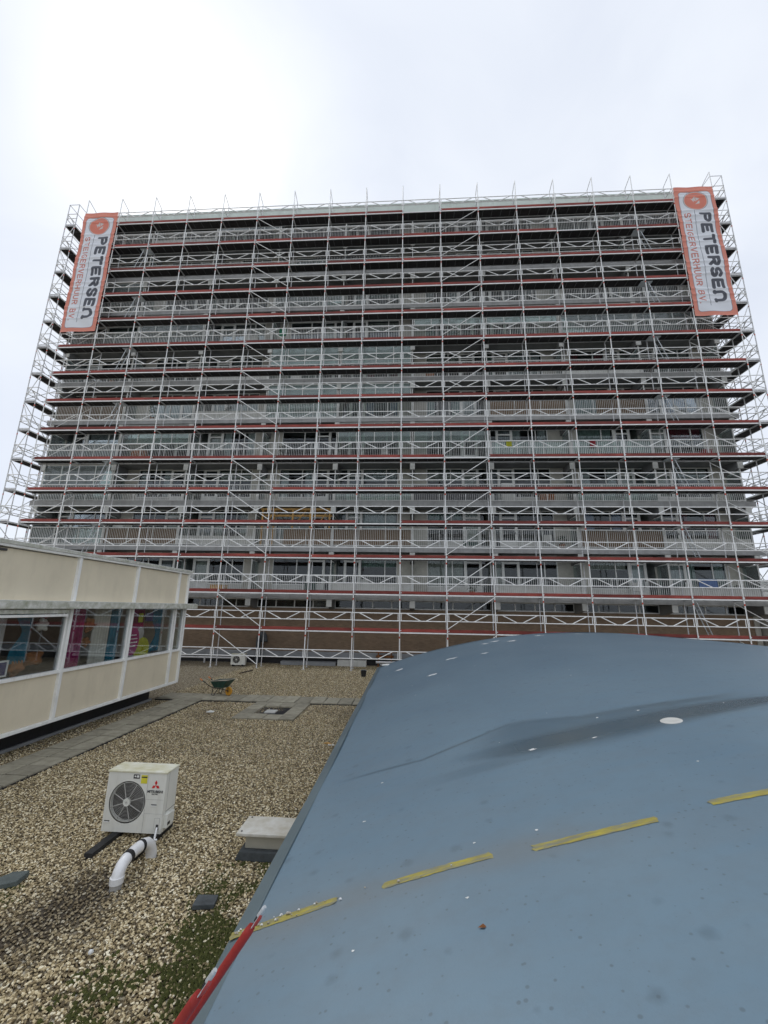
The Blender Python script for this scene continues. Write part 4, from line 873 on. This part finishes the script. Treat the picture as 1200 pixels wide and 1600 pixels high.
# ------------------------------------------------------------------ red ladder leaning on the eave
ld = thing('ladder', 'red ladder with worn metal rail ends leaning on the blue roof edge', 'ladder', (-2.03, 2.28, 0))
tip = Vector((1.293, -.097, 1.85)); d_ = tip.normalized()
side = Vector((0, 1, 0)); nrm = d_.cross(side); Ln = tip.length
for y in (-.165, .165):
    o_ = Vector((y*.23, y*1.12, 0)); P_ = lambda a, s_=0, q=0: d_*a + side*s_ + nrm*q + o_
    o = ob('rail', MB().tube(P_(0), P_(Ln-.13), .0205, M['redladder'], 18).tube(P_(Ln-.13), P_(Ln-.105), .0205, M['redladder'], 18, .017).mesh('rail', smooth=True), ld)
    b = MB(); vs = []; fs = []; n_ = 9     # open scoop at the end of the tube
    for a in (Ln-.112, Ln-.085, Ln-.05, Ln-.035):
        w_ = .019 if a < Ln-.04 else .012
        for i in range(n_):
            t = math.pi*(i/(n_-1)); vs.append(P_(a, w_*math.cos(t), -w_*.9*math.sin(t)*(1 if a > Ln-.1 else .3)))
    for r in range(3):
        for i in range(n_-1): q = r*n_+i; fs.append((q, q+1, q+n_+1, q+n_))
    ob('scoop', b.add(vs, fs, mat('scuffed_red_paint', (.46, .07, .06), .6, 0, .2, 14)).mesh('scoop', smooth=True), o)
    ob('slot', MB().tube(P_(Ln-.075, 0, -.004), P_(Ln-.052, 0, -.004), .013, M['black'], 10).mesh('slot'), o)
    ob('end_spigot', MB().tube(P_(Ln-.052), P_(Ln-.012), .0105, M['alu'], 14).tube(P_(Ln-.012), P_(Ln), .0105, M['alu'], 14, .008).mesh('end_spigot', smooth=True), o)
    for sg_ in (-1, 1): ob('scuff', MB().tube(P_(Ln-.10, sg_*.019, 0), P_(Ln-.05, sg_*.015, 0), .0022, M['alu'], 5).mesh('scuff'), o)
for k in range(6):
    c = d_*(tip.length-.95-.25*k); ob('rung', MB().tube(c+Vector((-.04, -.188, 0)), c+Vector((.04, .188, 0)), .014, M['alu'], 10).mesh('rung', smooth=True), ld)

# ------------------------------------------------------------------ outdoor unit on the gravel
def ac_unit(loc, rot, w, h, dpt, label, full=True):
    t = thing('outdoor_unit', label, 'air conditioner', loc, rot); z0 = .07
    fx = -w*.125; fr = min(w*.29, h*.36); fz = z0+h*.5
    # front plate with a round opening
    b = MB(); n_ = 48; ring_ = [(fx+fr*math.cos(6.28318*i/n_), fz+fr*math.sin(6.28318*i/n_)) for i in range(n_)]
    sq = []
    for i in range(n_):
        c_, s_ = math.cos(6.28318*i/n_), math.sin(6.28318*i/n_); tx = ((w/2-fx) if c_ > 0 else (fx+w/2))/max(abs(c_), 1e-6); tz = ((z0+h-fz) if s_ > 0 else (fz-z0))/max(abs(s_), 1e-6); k = min(tx, tz); sq.append((fx+k*c_, fz+k*s_))
    for cx_, cz_ in ((-w/2, z0), (w/2, z0), (w/2, z0+h), (-w/2, z0+h)):
        j = min(range(n_), key=lambda q: (sq[q][0]-cx_)**2+(sq[q][1]-cz_)**2); sq[j] = (cx_, cz_)
    v = [(x, 0, z) for x, z in ring_]+[(x, 0, z) for x, z in sq]+[(x, .05, z) for x, z in ring_]
    f = [(i, (i+1) % n_, n_+(i+1) % n_, n_+i) for i in range(n_)]+[(i, 2*n_+i, 2*n_+(i+1) % n_, (i+1) % n_) for i in range(n_)]
    b.add(v, f, M['acwhite']); ob('front_panel', b.mesh('front_panel'), t)
    bb = MB().box((-w/2, .003, z0), (-w/2+.02, dpt, z0+h), M['acwhite']).box((w/2-.02, .003, z0), (w/2, dpt, z0+h), M['acwhite']).box((-w/2+.02, dpt-.02, z0), (w/2-.02, dpt, z0+h), M['acwhite']).box((-w/2+.02, .004, z0+.002), (w/2-.02, dpt-.02, z0+.02), M['acwhite'])
    ob('casing', bb.mesh('casing'), t)
    ob('lid', MB().box((-w/2-.012, -.012, z0+h), (w/2+.012, dpt+.012, z0+h+.028), M['actop']).mesh('lid', bevel=.008), t)
    ob('fan_recess', MB().box((-w/2+.03, .13, z0+.03), (w/2-.03, .14, z0+h-.02), M['acdark']).mesh('fan_recess'), t)
    lip = MB(); lathe(lip, [(fr+.015, -.02), (fr+.015, .0), (fr-.005, .0), (fr-.012, -.045)], M['acwhite'], 48)
    me = lip.mesh('fan_shroud', smooth=True); me.transform(Matrix.Rotation(rad(90), 4, 'X')); 
    # drop end caps: shroud is an open ring
    bm = bmesh.new(); bm.from_mesh(me); bmesh.ops.delete(bm, geom=[q for q in bm.faces if len(q.verts) > 10], context='FACES'); bm.to_mesh(me); bm.free()
    ob('fan_shroud', me, t, (fx, -.0, fz))
    g = MB()
    for i in range(8): a = 6.28318*i/8+.3; g.tube((fx, -.012, fz), (fx+fr*math.cos(a), -.004, fz+fr*math.sin(a)), .006 if full else .008, M['acgrille'], 5)
    for q in range(3, 15 if full else 6):
        rr = fr*q/(15 if full else 6); m_ = 40; g.path([(fx+rr*math.cos(6.28318*i/m_), -.008, fz+rr*math.sin(6.28318*i/m_)) for i in range(m_+1)], .0022, M['acgrille'], 4)
    ob('fan_grille', g.mesh('fan_grille'), t)
    hb = MB(); hb.tube((fx, -.016, fz), (fx, .02, fz), fr*.2, M['acwhite'], 24); ob('hub', hb.mesh('hub', smooth=True), t)
    fb = MB()
    for k in range(3):
        vv = []; ff = []
        for i in range(7):
            for j in range(5): a = 6.28318*k/3+.9*i/6-.2*j/4; r = fr*(.2+.74*j/4); vv.append((fx+r*math.cos(a), .06+.06*i/6, fz+r*math.sin(a)))
        for i in range(6):
            for j in range(4): q = i*5+j; ff.append((q, q+1, q+6, q+5))
        fb.add(vv, ff, M['acdark'])
    ob('fan', fb.mesh('fan', smooth=True), t)
    return t, fx, fr, fz, z0
t, fx, fr, fz, z0 = ac_unit((-4.0, 6.62, 0), (0, 0, 0), .89, .77, .32, 'white air conditioning unit with round fan and red emblem on gravel')
w, h = .89, .77
def dec(name, b, par=t): return ob(name, b.mesh(name), par)
dec('panel_seam', MB().box((.165, -.002, z0+.01), (.170, .0005, z0+h-.01), M['acgrille']).box((.17, -.002, z0+.43), (w/2-.005, .0005, z0+.433), M['acgrille']).box((.17, -.002, z0+.25), (w/2-.005, .0005, z0+.253), M['acgrille']))
em = MB()
ex, ez, s_ = .295, z0+.615, .068
for a in (90, 210, 330):
    c_, sn = math.cos(rad(a)), math.sin(rad(a)); px_, pz_ = -sn, c_
    em.prism([(ex, ez), (ex+s_*(.5*c_+.29*px_)*1.02, ez+s_*(.5*sn+.29*pz_)*1.02), (ex+s_*1.0*c_, ez+s_*1.0*sn), (ex+s_*(.5*c_-.29*px_)*1.02, ez+s_*(.5*sn-.29*pz_)*1.02)], 1, -.004, -.0005, M['reda'])
dec('emblem', em)
def text_mesh(body, size, m, bold=.0, ext=.0008):
    cu = bpy.data.curves.new('t', 'FONT'); cu.body = body; cu.size = size; cu.align_x = 'CENTER'; cu.offset = bold; cu.extrude = ext
    o = bpy.data.objects.new('t', cu); COL.objects.link(o); bpy.context.view_layer.update()
    me = bpy.data.meshes.new_from_object(o.evaluated_get(bpy.context.evaluated_depsgraph_get())); bpy.data.objects.remove(o); me.materials.clear(); me.materials.append(m); me.name = 'lettering'; return me
ob('lettering', text_mesh('MITSUBISHI', .047, M['inkd'], .0012), t, (ex, -.003, ez-.095), (rad(90), 0, 0))
ob('lettering', text_mesh('ELECTRIC', .022, M['inkd'], .0004), t, (ex, -.003, ez-.12), (rad(90), 0, 0))
dec('sticker', MB().box((-.06, -.003, z0+h-.075), (.0+.035, -.0005, z0+h-.02), M['inkd']).box((-.045, -.004, z0+h-.055), (-.02, -.003, z0+h-.035), M['frame']).box((-.01, -.004, z0+h-.06), (.025, -.003, z0+h-.03), M['frame']))
dec('sticker', MB().box((.06, -.003, z0+h-.135), (.155, -.0005, z0+h-.025), M['yellow']).box((.065, -.0045, z0+h-.06), (.15, -.003, z0+h-.045), M['inkd']))
for (x, z) in ((.30, z0+.36), (-.375, z0+.13)):
    dec('grip_slot', MB().box((x-.04, -.003, z), (x+.04, -.0005, z+.012), M['inkd']).box((x-.04, -.012, z-.012), (x+.04, -.0005, z), M['frame']))
dec('side_handle', MB().box((w/2, .06, z0+.05), (w/2+.05, .16, z0+.22), M['acwhite']).box((w/2, .19, z0+.06), (w/2+.035, .27, z0+.2), M['acwhite']).box((w/2+.0505, .075, z0+.08), (w/2+.052, .14, z0+.12), M['inkd']))
dec('side_seam', MB().box((w/2-.001, .08, z0+.25), (w/2+.002, .33, z0+.256), M['inkd']).box((w/2-.001, .075, z0+.0), (w/2+.002, .08, z0+h), M['acgrille']).box((w/2-.11, -.003, z0+.06), (w/2-.03, -.0006, z0+.2), M['acgrille']).box((w/2-.105, -.005, z0+.065), (w/2-.035, -.003, z0+.195), M['acwhite']).box((w/2-.075, -.007, z0+.06), (w/2-.04, -.005, z0+.12), M['inkd']))
for x in (-.22, .37): dec('foot_rail', MB().box((x-.055, -.52, .005), (x+.055, .38, .06), M['black']))
cb = MB().path([(w/2-.055, -.01, z0+.08), (w/2-.03, -.07, z0+.04), (w/2-.01, -.12, z0), (w/2+.03, -.16, .04), (w/2+.06, -.2, .1)], .014, M['pvc'], 6).path([(w/2-.045, -.01, z0+.07), (w/2-.03, -.1, z0+.0), (w/2+.02, -.17, .05), (w/2+.05, -.24, .1)], .011, M['inkd'], 6)
dec('cable', cb)
pp = thing('pipe_elbow', 'thick white plastic pipe with black clamps bending into the gravel', 'pipe', (-3.46, 5.58, 0))
ob('pipe', MB().path([(.02, .665, -.04), (.018, .66, .05), (.008, .63, .13), (-.012, .575, .185), (-.025, .50, .207), (-.03, .33, .212), (-.022, .17, .208), (-.012, .085, .19), (-.002, .025, .145), (0, 0, .09), (0, 0, .06)], .068, M['pvc'], 24).mesh('pipe', smooth=True), pp)
ob('socket', MB().tube((0, .002, .115), (0, 0, .05), .077, M['pvc'], 28).mesh('socket', smooth=True), pp)
ob('riser', MB().tube((0, 0, .06), (0, 0, -.03), .066, M['pvcgrey'], 28).mesh('riser', smooth=True), pp)
for (a, b) in (((-.021, .485, .203), (-.027, .445, .207)), ((-.024, .235, .212), (-.02, .18, .212))): ob('clamp', MB().tube(a, b, .075, M['black'], 28).mesh('clamp', smooth=True), pp)
# small unit by the brick wall
t2 = ac_unit((-9.5, 23.75, 0), (0, 0, rad(4)), .78, .56, .28, 'small air conditioning unit beneath the scaffold by the brick wall', False)[0]
for x in (-.26, .26): ob('foot_rail', MB().box((x-.04, -.03, .01), (x+.04, .31, .09), M['black']).mesh('foot_rail'), t2)

# ------------------------------------------------------------------ vent box by the eave
vb = thing('vent_box', 'squat roof vent with white lid and black kerb beside blue roof', 'vent', (-1.88, 6.46, 0))
ob('kerb', MB().prism([(-.42, 0), (.42, 0), (.36, .12), (-.36, .12)], 1, -.24, .24, M['slate']).mesh('kerb', bevel=.015), vb)
ob('box', MB().box((-.31, -.17, .12), (.31, .17, .285), mat('beige_vent_casing', (.40, .38, .31), .7, 0, .1, 3)).mesh('box', bevel=.01), vb)
ob('lid', MB().box((-.42, -.24, .285), (.42, .24, .325), mat('stained_white_lid', (.72, .71, .66), .55, 0, .1, 4, c2=(.50, .46, .36))).mesh('lid', bevel=.01), vb)
for (x, y) in ((-.36, -.19), (-.36, .19), (.36, -.19)): ob('screw', MB().tube((x, y, .325), (x, y, .332), .012, M['inkd'], 8).mesh('screw'), vb)

# ------------------------------------------------------------------ wheelbarrow
wb = thing('wheelbarrow', 'green wheelbarrow with yellow wheel parked beside the slab path', 'wheelbarrow', (-6.95, 16.08, .045), (0, 0, rad(-14))); wb.scale = (.76, .8, .8)
tr = MB(); B0 = [(-.28, -.22), (.22, -.22), (.22, .22), (-.28, .22)]; T0 = [(-.42, -.34), (.52, -.30), (.52, .30), (-.42, .34)]
vo = [(x, y, .34) for x, y in B0]+[(x, y, .62 if x < 0 else .70) for x, y in T0]; vi = [(x*.93, y*.93, .36) for x, y in B0]+[(x*.955, y*.945, (.62 if x < 0 else .70)) for x, y in T0]
tr.add(vo+vi, [(3, 2, 1, 0), (8, 9, 10, 11)]+[(i, (i+1) % 4, 4+(i+1) % 4, 4+i) for i in range(4)]+[(8+(i+1) % 4, 8+i, 12+i, 12+(i+1) % 4) for i in range(4)]+[(4+i, 4+(i+1) % 4, 12+(i+1) % 4, 12+i) for i in range(4)], M['green'])
ob('tray', tr.mesh('tray'), wb)
ob('rim', MB().path([(-.42, -.34, .62), (.52, -.30, .70), (.52, .30, .70), (-.42, .34, .62), (-.42, -.34, .62)], .014, M['cement'], 6).mesh('rim'), wb)
ob('cement_load', MB().add([(-.36, -.28, .585), (.42, -.25, .65), (.42, .25, .655), (-.36, .28, .59), (0, 0, .66)], [(0, 1, 4), (1, 2, 4), (2, 3, 4), (3, 0, 4)], M['cement']).mesh('cement_load'), wb)
for s_ in (-1, 1):
    hd = ob('handle', MB().path([(.50, s_*.09, .21), (.2, s_*.2, .30), (-.3, s_*.25, .33), (-.45, s_*.26, .37), (-.95, s_*.28, .62)], .018, M['black'], 8).mesh('handle', smooth=True), wb)
    ob('grip', MB().tube((-.93, s_*.28, .61), (-1.08, s_*.285, .685), .026, M['orange'], 10).mesh('grip', smooth=True), hd)
    ob('leg', MB().path([(-.30, s_*.25, .33), (-.34, s_*.25, .02), (-.22, s_*.25, .0), (-.05, s_*.2, .31)], .016, M['black'], 8).mesh('leg', smooth=True), wb)
wh = MB(); tw = MB()
def torus(b, R_, r_, m, c, n1=28, n2=10):
    v = []; f = []
    for i in range(n1):
        a = 6.28318*i/n1
        for j in range(n2): q = 6.28318*j/n2; v.append((c[0]+(R_+r_*math.cos(q))*math.cos(a), c[1]+r_*1.1*math.sin(q), c[2]+(R_+r_*math.cos(q))*math.sin(a)))
    for i in range(n1):
        for j in range(n2): f.append((i*n2+j, i*n2+(j+1) % n2, ((i+1) % n1)*n2+(j+1) % n2, ((i+1) % n1)*n2+j))
    b.add(v, f, m)
wc = (.42, 0, .19); whl = ob('wheel', MB().tube((wc[0], -.03, wc[2]), (wc[0], .03, wc[2]), .125, M['yellowrim'], 24).tube((wc[0], -.1, wc[2]), (wc[0], .1, wc[2]), .018, M['black'], 8).mesh('wheel', smooth=True), wb)
torus(tw, .15, .042, M['yellowrim'], wc); ob('tyre', tw.mesh('tyre', smooth=True), whl)
for s_ in (-1, 1): ob('strut', MB().tube((.42, s_*.085, .19), (.46, s_*.12, .40), .014, M['black'], 6).mesh('strut'), wb)

# ------------------------------------------------------------------ small things on the gravel
bk_ = thing('bucket', 'small black bucket standing on far gravel near the blue roof', 'bucket', (-2.23, 21.45, 0))
bb = MB(); lathe(bb, [(.11, 0), (.145, .27), (.155, .28), (.145, .275), (.11, .03)], M['black'], 20); ob('pail', bb.mesh('pail', smooth=True), bk_)
ob('bail', MB().path([(.15*math.cos(a), .02, .26+.05*math.sin(a)) for a in np.linspace(0, math.pi, 9)], .006, M['alu'], 5).mesh('bail'), bk_)
tag(ob('slate_plate', MB().prism([(-.115, -.085), (.12, -.075), (.13, .08), (-.10, .09)], 2, 0, .05, M['slate']).mesh('slate_plate', bevel=.008), None, (-2.28, 5.38, .012), (.03, .05, .2)), 'dark grey tile lying on mossy gravel below the vent box', 'tile')
tag(ob('stone_slab', MB().prism([(-.15, -.1), (.08, -.12), (.16, .05), (-.02, .12), (-.14, .06)], 2, 0, .06, mat('pale_grey_stone', (.10, .12, .115), .8, 0, .2, 8)).mesh('stone_slab', bevel=.01), None, (-4.74, 5.55, .01), (.04, -.06, .5)), 'blue grey stone slab on the gravel at the left picture edge', 'stone')
tag(ob('timber_batten', MB().path([(-8.33, 21.15, .03), (-8.22, 21.7, .035), (-8.1, 22.32, .03)], [.028, .03, .026], mat('dark_weathered_wood', (.06, .045, .035), .9), 6).mesh('timber_batten')), 'dark weathered batten lying on gravel behind the wheelbarrow', 'batten')
tag(ob('plastic_scrap', MB().add([(-.12, -.03, 0), (.12, -.04, .01), (.13, .04, .03), (.0, .06, .05), (-.11, .05, .02)], [(0, 1, 2, 3, 4)], M['frame']).box((-.08, -.03, 0), (.07, .03, .025), M['frame']).mesh('plastic_scrap'), None, (-6.2, 13.65, .02)), 'white plastic scrap on the gravel left of the slab ring', 'scrap')
tag(ob('yellow_scrap', MB().path([(-.12, .06, .03), (-.02, .02, .05), (.1, -.06, .03)], [.012, .03, .012], M['timber'], 6).box((.0, -.06, .02), (.14, -.02, .045), M['frame']).mesh('yellow_scrap'), None, (-1.95, 10.95, .012)), 'yellow and white packaging scrap on gravel against the blue roof', 'scrap')
tag(ob('white_pebble', MB().path([(-.022, 0, 0), (-.012, 0, .004), (.012, 0, .004), (.022, 0, 0)], [.008, .02, .02, .008], M['chip'], 10).mesh('white_pebble', smooth=True), None, (-3.02, 4.62, .035)), 'single bright white pebble below the white pipe', 'pebble')
# foot of the brick wall: pipes, ducting, stacked panels
tag(ob('heating_pipe', MB().path([(-16, 24.9, .30), (-9.98, 24.9, .30)], .05, M['pvc'], 10).box((-15, 24.86, 0), (-14.92, 24.94, .26), M['galv']).box((-12, 24.86, 0), (-11.92, 24.94, .26), M['galv']).mesh('heating_pipe', smooth=True)), 'white pipe run on stands left of the small air conditioner', 'pipe')
tag(ob('duct', MB().path([(-1.9, 24.95, .25), (-.5, 24.95, .25), (3.2, 24.95, .25)], .07, M['pvc'], 12).mesh('duct', smooth=True)), 'pale duct along the wall foot behind the bucket', 'duct')
tag(quick('sheet_stack', M['plinth'], (-7.4, 24.75, .0), (-4.2, 25.2, .2), bevel=.01), 'grey stack of sheets on the gravel under the scaffold', 'sheets')
tag(quick('insulation_box', M['whitepanel'], (-4.1, 24.8, .0), (-2.45, 25.15, .33), bevel=.01), 'white insulation box at the foot of the brick wall', 'box')
gn = thing('vent_cowl', 'dark gooseneck vent cowl against the brick wall', 'vent', (-8.95, 25.25, 0))
ob('pipe', MB().path([(0, 0, 0), (0, 0, 1.1), (.03, -.02, 1.4), (.12, -.05, 1.62), (.26, -.08, 1.66), (.36, -.1, 1.5), (.38, -.1, 1.25)], [.14, .14, .15, .17, .18, .18, .19], M['slate'], 18).mesh('pipe', smooth=True), gn)
ob('mouth', MB().tube((.38, -.1, 1.26), (.38, -.1, 1.22), .2, M['darkmetal'], 18).mesh('mouth'), gn)
tag(ob('cable_tray', MB().box((-1.9, 24.9, .78), (-.9, 25.05, .84), M['brown']).box((-1.8, 24.92, .6), (-1.74, 25.03, .78), M['brown']).box((-1.06, 24.92, .6), (-1.0, 25.03, .78), M['brown']).box((-1.9, 24.88, .52), (-.9, 25.36, .6), M['brown']).box((-1.8, 24.92, .0), (-1.74, 25.0, .52), M['brown']).box((-1.06, 24.92, .0), (-1.0, 25.0, .52), M['brown']).mesh('cable_tray')), 'small brown trestle by the wall foot above the pale duct', 'trestle')

# ------------------------------------------------------------------ things on the balconies
def bz(k): return SL0+FH*k+.27
tf = thing('pergola', 'raw yellow timber pergola built on a first floor balcony', 'pergola', (-7.0, 24.6, bz(1)))
for x in (-2.1, -1.4, -.2, .9, 2.1): ob('post', MB().box((x-.05, -.05, 0), (x+.05, .05, 2.3), M['timber']).mesh('post'), tf)
for z, dy in ((2.3, 0), (1.95, .3), (2.3, .5)): ob('beam', MB().box((-2.25, dy-.04, z), (2.25, dy+.04, z+.12), M['timber']).mesh('beam'), tf)
for x in (-1.8, .1, 1.5): ob('brace', MB().tube((x, .05, 1.6), (x+.5, .05, 2.3), .035, M['timber'], 4).mesh('brace'), tf)
def chair(x, k, m, label, r=0):
    t = thing('garden_chair', label, 'chair', (x, 24.85, bz(k)), (0, 0, r), 'balcony chairs')
    ob('seat', MB().box((-.24, -.22, .42), (.24, .22, .45), m).mesh('seat', bevel=.008), t); ob('backrest', MB().box((-.24, .2, .45), (.24, .23, .92), m).mesh('backrest', bevel=.008), t)
    for sx in (-1, 1):
        for sy in (-1, 1): ob('leg', MB().tube((sx*.2, sy*.18, .42), (sx*.23, sy*.22, 0), .014, M['alu'], 5).mesh('leg'), t)
def plant(x, k, label, hgt=.7, seed=0):
    t = thing('potted_plant', label, 'plant', (x, 24.6, bz(k)), group='balcony plants'); r_ = random.Random(seed)
    p = MB(); lathe(p, [(.12, 0), (.17, .28), (.18, .3), (.15, .29)], M['brown'], 14); ob('pot', p.mesh('pot', smooth=True), t)
    b = MB()
    for _ in range(130):
        a = r_.random()*6.28; rr = r_.random()**.5*.28; z = .3+r_.random()*hgt; c = Vector((rr*math.cos(a), rr*math.sin(a)*.8, z)); u = Vector((r_.gauss(0, 1), r_.gauss(0, 1), r_.gauss(0, 1))).normalized(); w_ = u.orthogonal().normalized()
        b.add([c-u*.07, c+w_*.03, c+u*.07, c-w_*.03], [(0, 1, 2, 3)], M['leaf'])
    ob('foliage', b.mesh('foliage'), t)
chair(-2.6, 0, M['whitepanel'], 'white garden chair on the lowest balcony near the centre', .4)
chair(1.6, 1, M['darkmetal'], 'dark garden chair on a first floor balcony near the centre', -.3)
chair(11.9, 1, M['darkmetal'], 'dark garden chair on a first floor balcony at the right', .5)
chair(-12.6, 3, M['darkmetal'], 'dark garden chair on a third floor balcony at the left', .2)
chair(12.6, 2, M['darkmetal'], 'dark garden chair on a second floor balcony at the right', -.5)
chair(16.9, 4, M['whitepanel'], 'white garden chair on a fourth floor balcony at the far right', .6)
plant(7.2, 3, 'bushy potted plant on a third floor balcony right of centre', .7, 1)
plant(-17.2, 4, 'bushy potted plant on a fourth floor balcony at the left', .9, 2)
plant(-12.0, 4, 'bushy potted plant on a fourth floor balcony left of centre', .8, 3)
plant(3.6, 0, 'bushy potted plant on the lowest balcony right of centre', .5, 4)
plant(-20.5, 2, 'bushy potted plant on a second floor balcony at the far left', .6, 5)
plant(8.9, 1, 'bushy potted plant on a first floor balcony right of centre', .5, 6)
def laundry(x, k, m, label, w_=.9, h_=.8):
    v, f = curtain_mesh(w_, h_, .02, .3); tag(ob('laundry', MB().add(v, f, m).mesh('laundry', smooth=True), None, (x, 24.24, bz(k)+1.12-h_)), label, 'laundry')
laundry(16.0, 0, M['bluesheet'], 'blue sheet hung over the lowest balcony railing at the right', 1.0, .45)
laundry(-8.9, 6, M['greencloth'], 'green cloth hung over an upper balcony railing', .5, .6)
laundry(10.9, 3, M['redcloth'], 'dark red cloth hung over a third floor railing at the right', .35, .5)
laundry(5.9, 3, M['olive'], 'lime green cloth hung over a third floor railing', .35, .4)
def cabinet(x, k, label):
    t = thing('cabinet', label, 'cabinet', (x, 25.1, bz(k))); ob('body', MB().box((-.35, -.2, .05), (.35, .2, 1.35), M['frame']).mesh('body', bevel=.008), t)
    for z in (.1, .75): ob('door', MB().box((-.33, -.215, z), (.33, -.2, z+.58), M['whitepanel']).mesh('door'), t)
cabinet(6.0, 2, 'white cabinet on a second floor balcony right of centre'); cabinet(-18.6, 1, 'white cabinet on a first floor balcony at the left')
ORD = ['lowest', 'first floor', 'second floor', 'third floor', 'fourth floor', 'fifth floor', 'sixth floor', 'seventh floor', 'eighth floor', 'top floor']
NTH = ['leftmost', 'second', 'third', 'fourth', 'fifth', 'sixth', 'seventh', 'eighth', 'rightmost']
cr_ = random.Random(77)
def crate(x, k, m, label):
    t = thing('storage_box', label, 'box', (x, 24.6, bz(k)), group='balcony boxes'); w_ = cr_.uniform(.25, .5); h_ = cr_.uniform(.4, .75)
    ob('body', MB().box((-w_, -.17, 0), (w_, .17, h_), m).mesh('body', bevel=.012), t); ob('lid', MB().box((-w_-.02, -.19, h_), (w_+.02, .19, h_+.04), m).mesh('lid', bevel=.008), t)
for k in range(10):
    bays = list(range(9)); cr_.shuffle(bays)
    for n_, i in enumerate(bays[:5]):
        bay = ('in the %s bay from the left' % NTH[i]) if 0 < i < 8 else 'in the %s bay' % NTH[i]
        x = (GX[i]+GX[i+1])/2+cr_.uniform(-1.3, 1.3)
        if n_ < 2: crate(x, k, cr_.choice([M['timber'], M['slate'], M['whitepanel'], M['brown'], M['green'], M['redcloth']]), 'low storage box on the %s balcony %s' % (ORD[k], bay))
        elif n_ < 4: plant(x, k, 'leafy pot plant behind the %s railing %s' % (ORD[k], bay), cr_.uniform(.4, .9), k*9+i)
        else: chair(x, k, cr_.choice([M['whitepanel'], M['darkmetal'], M['timber']]), 'slim balcony chair on the %s balcony %s' % (ORD[k], bay), cr_.uniform(-.6, .6))
# wrapped bundle under the upper banner corner and the dark bundles on the ninth lift
dk_ = thing('bracket_row', 'row of dark spare couplers hung on the upper scaffold rail', 'couplers', (-4.2, D+.08, DZ[12]+.5))
for i in range(24): ob('coupler', MB().prism([(-.06, 0), (.06, 0), (.03, -.14), (-.03, -.14)], 1, -.03, .03, M['black']).mesh('coupler'), dk_, (-2.2+i*.19, 0, 0))

# ------------------------------------------------------------------ trees beyond the block
def tree(label, loc, hgt, spread, leaves, seed, leafm):
    t = thing('tree', label, 'tree', loc); r_ = random.Random(seed); b = MB(); tips = []
    def grow(p, d, ln, r, dep):
        pts = [p]; q = p; dd = d
        for i in range(4): dd = (dd+Vector((r_.gauss(0, .14), r_.gauss(0, .14), r_.gauss(.04, .08)))).normalized(); q = q+dd*ln/4; pts.append(q)
        b.path(pts, [r*(1-.12*i) for i in range(5)], M['bark'], 6 if dep < 2 else 4)
        if dep >= 4: tips.append(q); return
        for i in range(4 if dep < 2 else 3):
            a = r_.random()*6.28; nd = (dd*.75+Vector((math.cos(a), math.sin(a), r_.uniform(-.1, .5)))*spread).normalized(); grow(pts[r_.choice((2, 3, 4))], nd, ln*r_.uniform(.58, .78), r*.55, dep+1)
    grow(Vector((0, 0, 0)), Vector((0, 0, 1)), hgt*.38, hgt*.022, 0); ob('trunk', b.mesh('trunk', smooth=True), t)
    if leaves:
        c = MB()
        for p in tips:
            for _ in range(leaves):
                q = p+Vector((r_.gauss(0, .45), r_.gauss(0, .45), r_.gauss(0, .4))); u = Vector((r_.gauss(0, 1), r_.gauss(0, 1), r_.gauss(0, .6))).normalized(); w_ = u.orthogonal().normalized()
                c.add([q-u*.16, q+w_*.08, q+u*.16, q-w_*.08], [(0, 1, 2, 3)], leafm)
        ob('crown', c.mesh('crown'), t)
tree('dark evergreen tree beyond the annex at the right edge', (33, 44, -6), 13.5, .7, 22, 1, M['leaf'])
tree('second dark evergreen tree behind the annex, farther right', (41, 50, -6), 14, .7, 20, 2, M['leaf'])
tree('bare winter tree beyond the left end of the apartment block', (-44, 46, -6), 20, .65, 0, 5, M['leaf'])
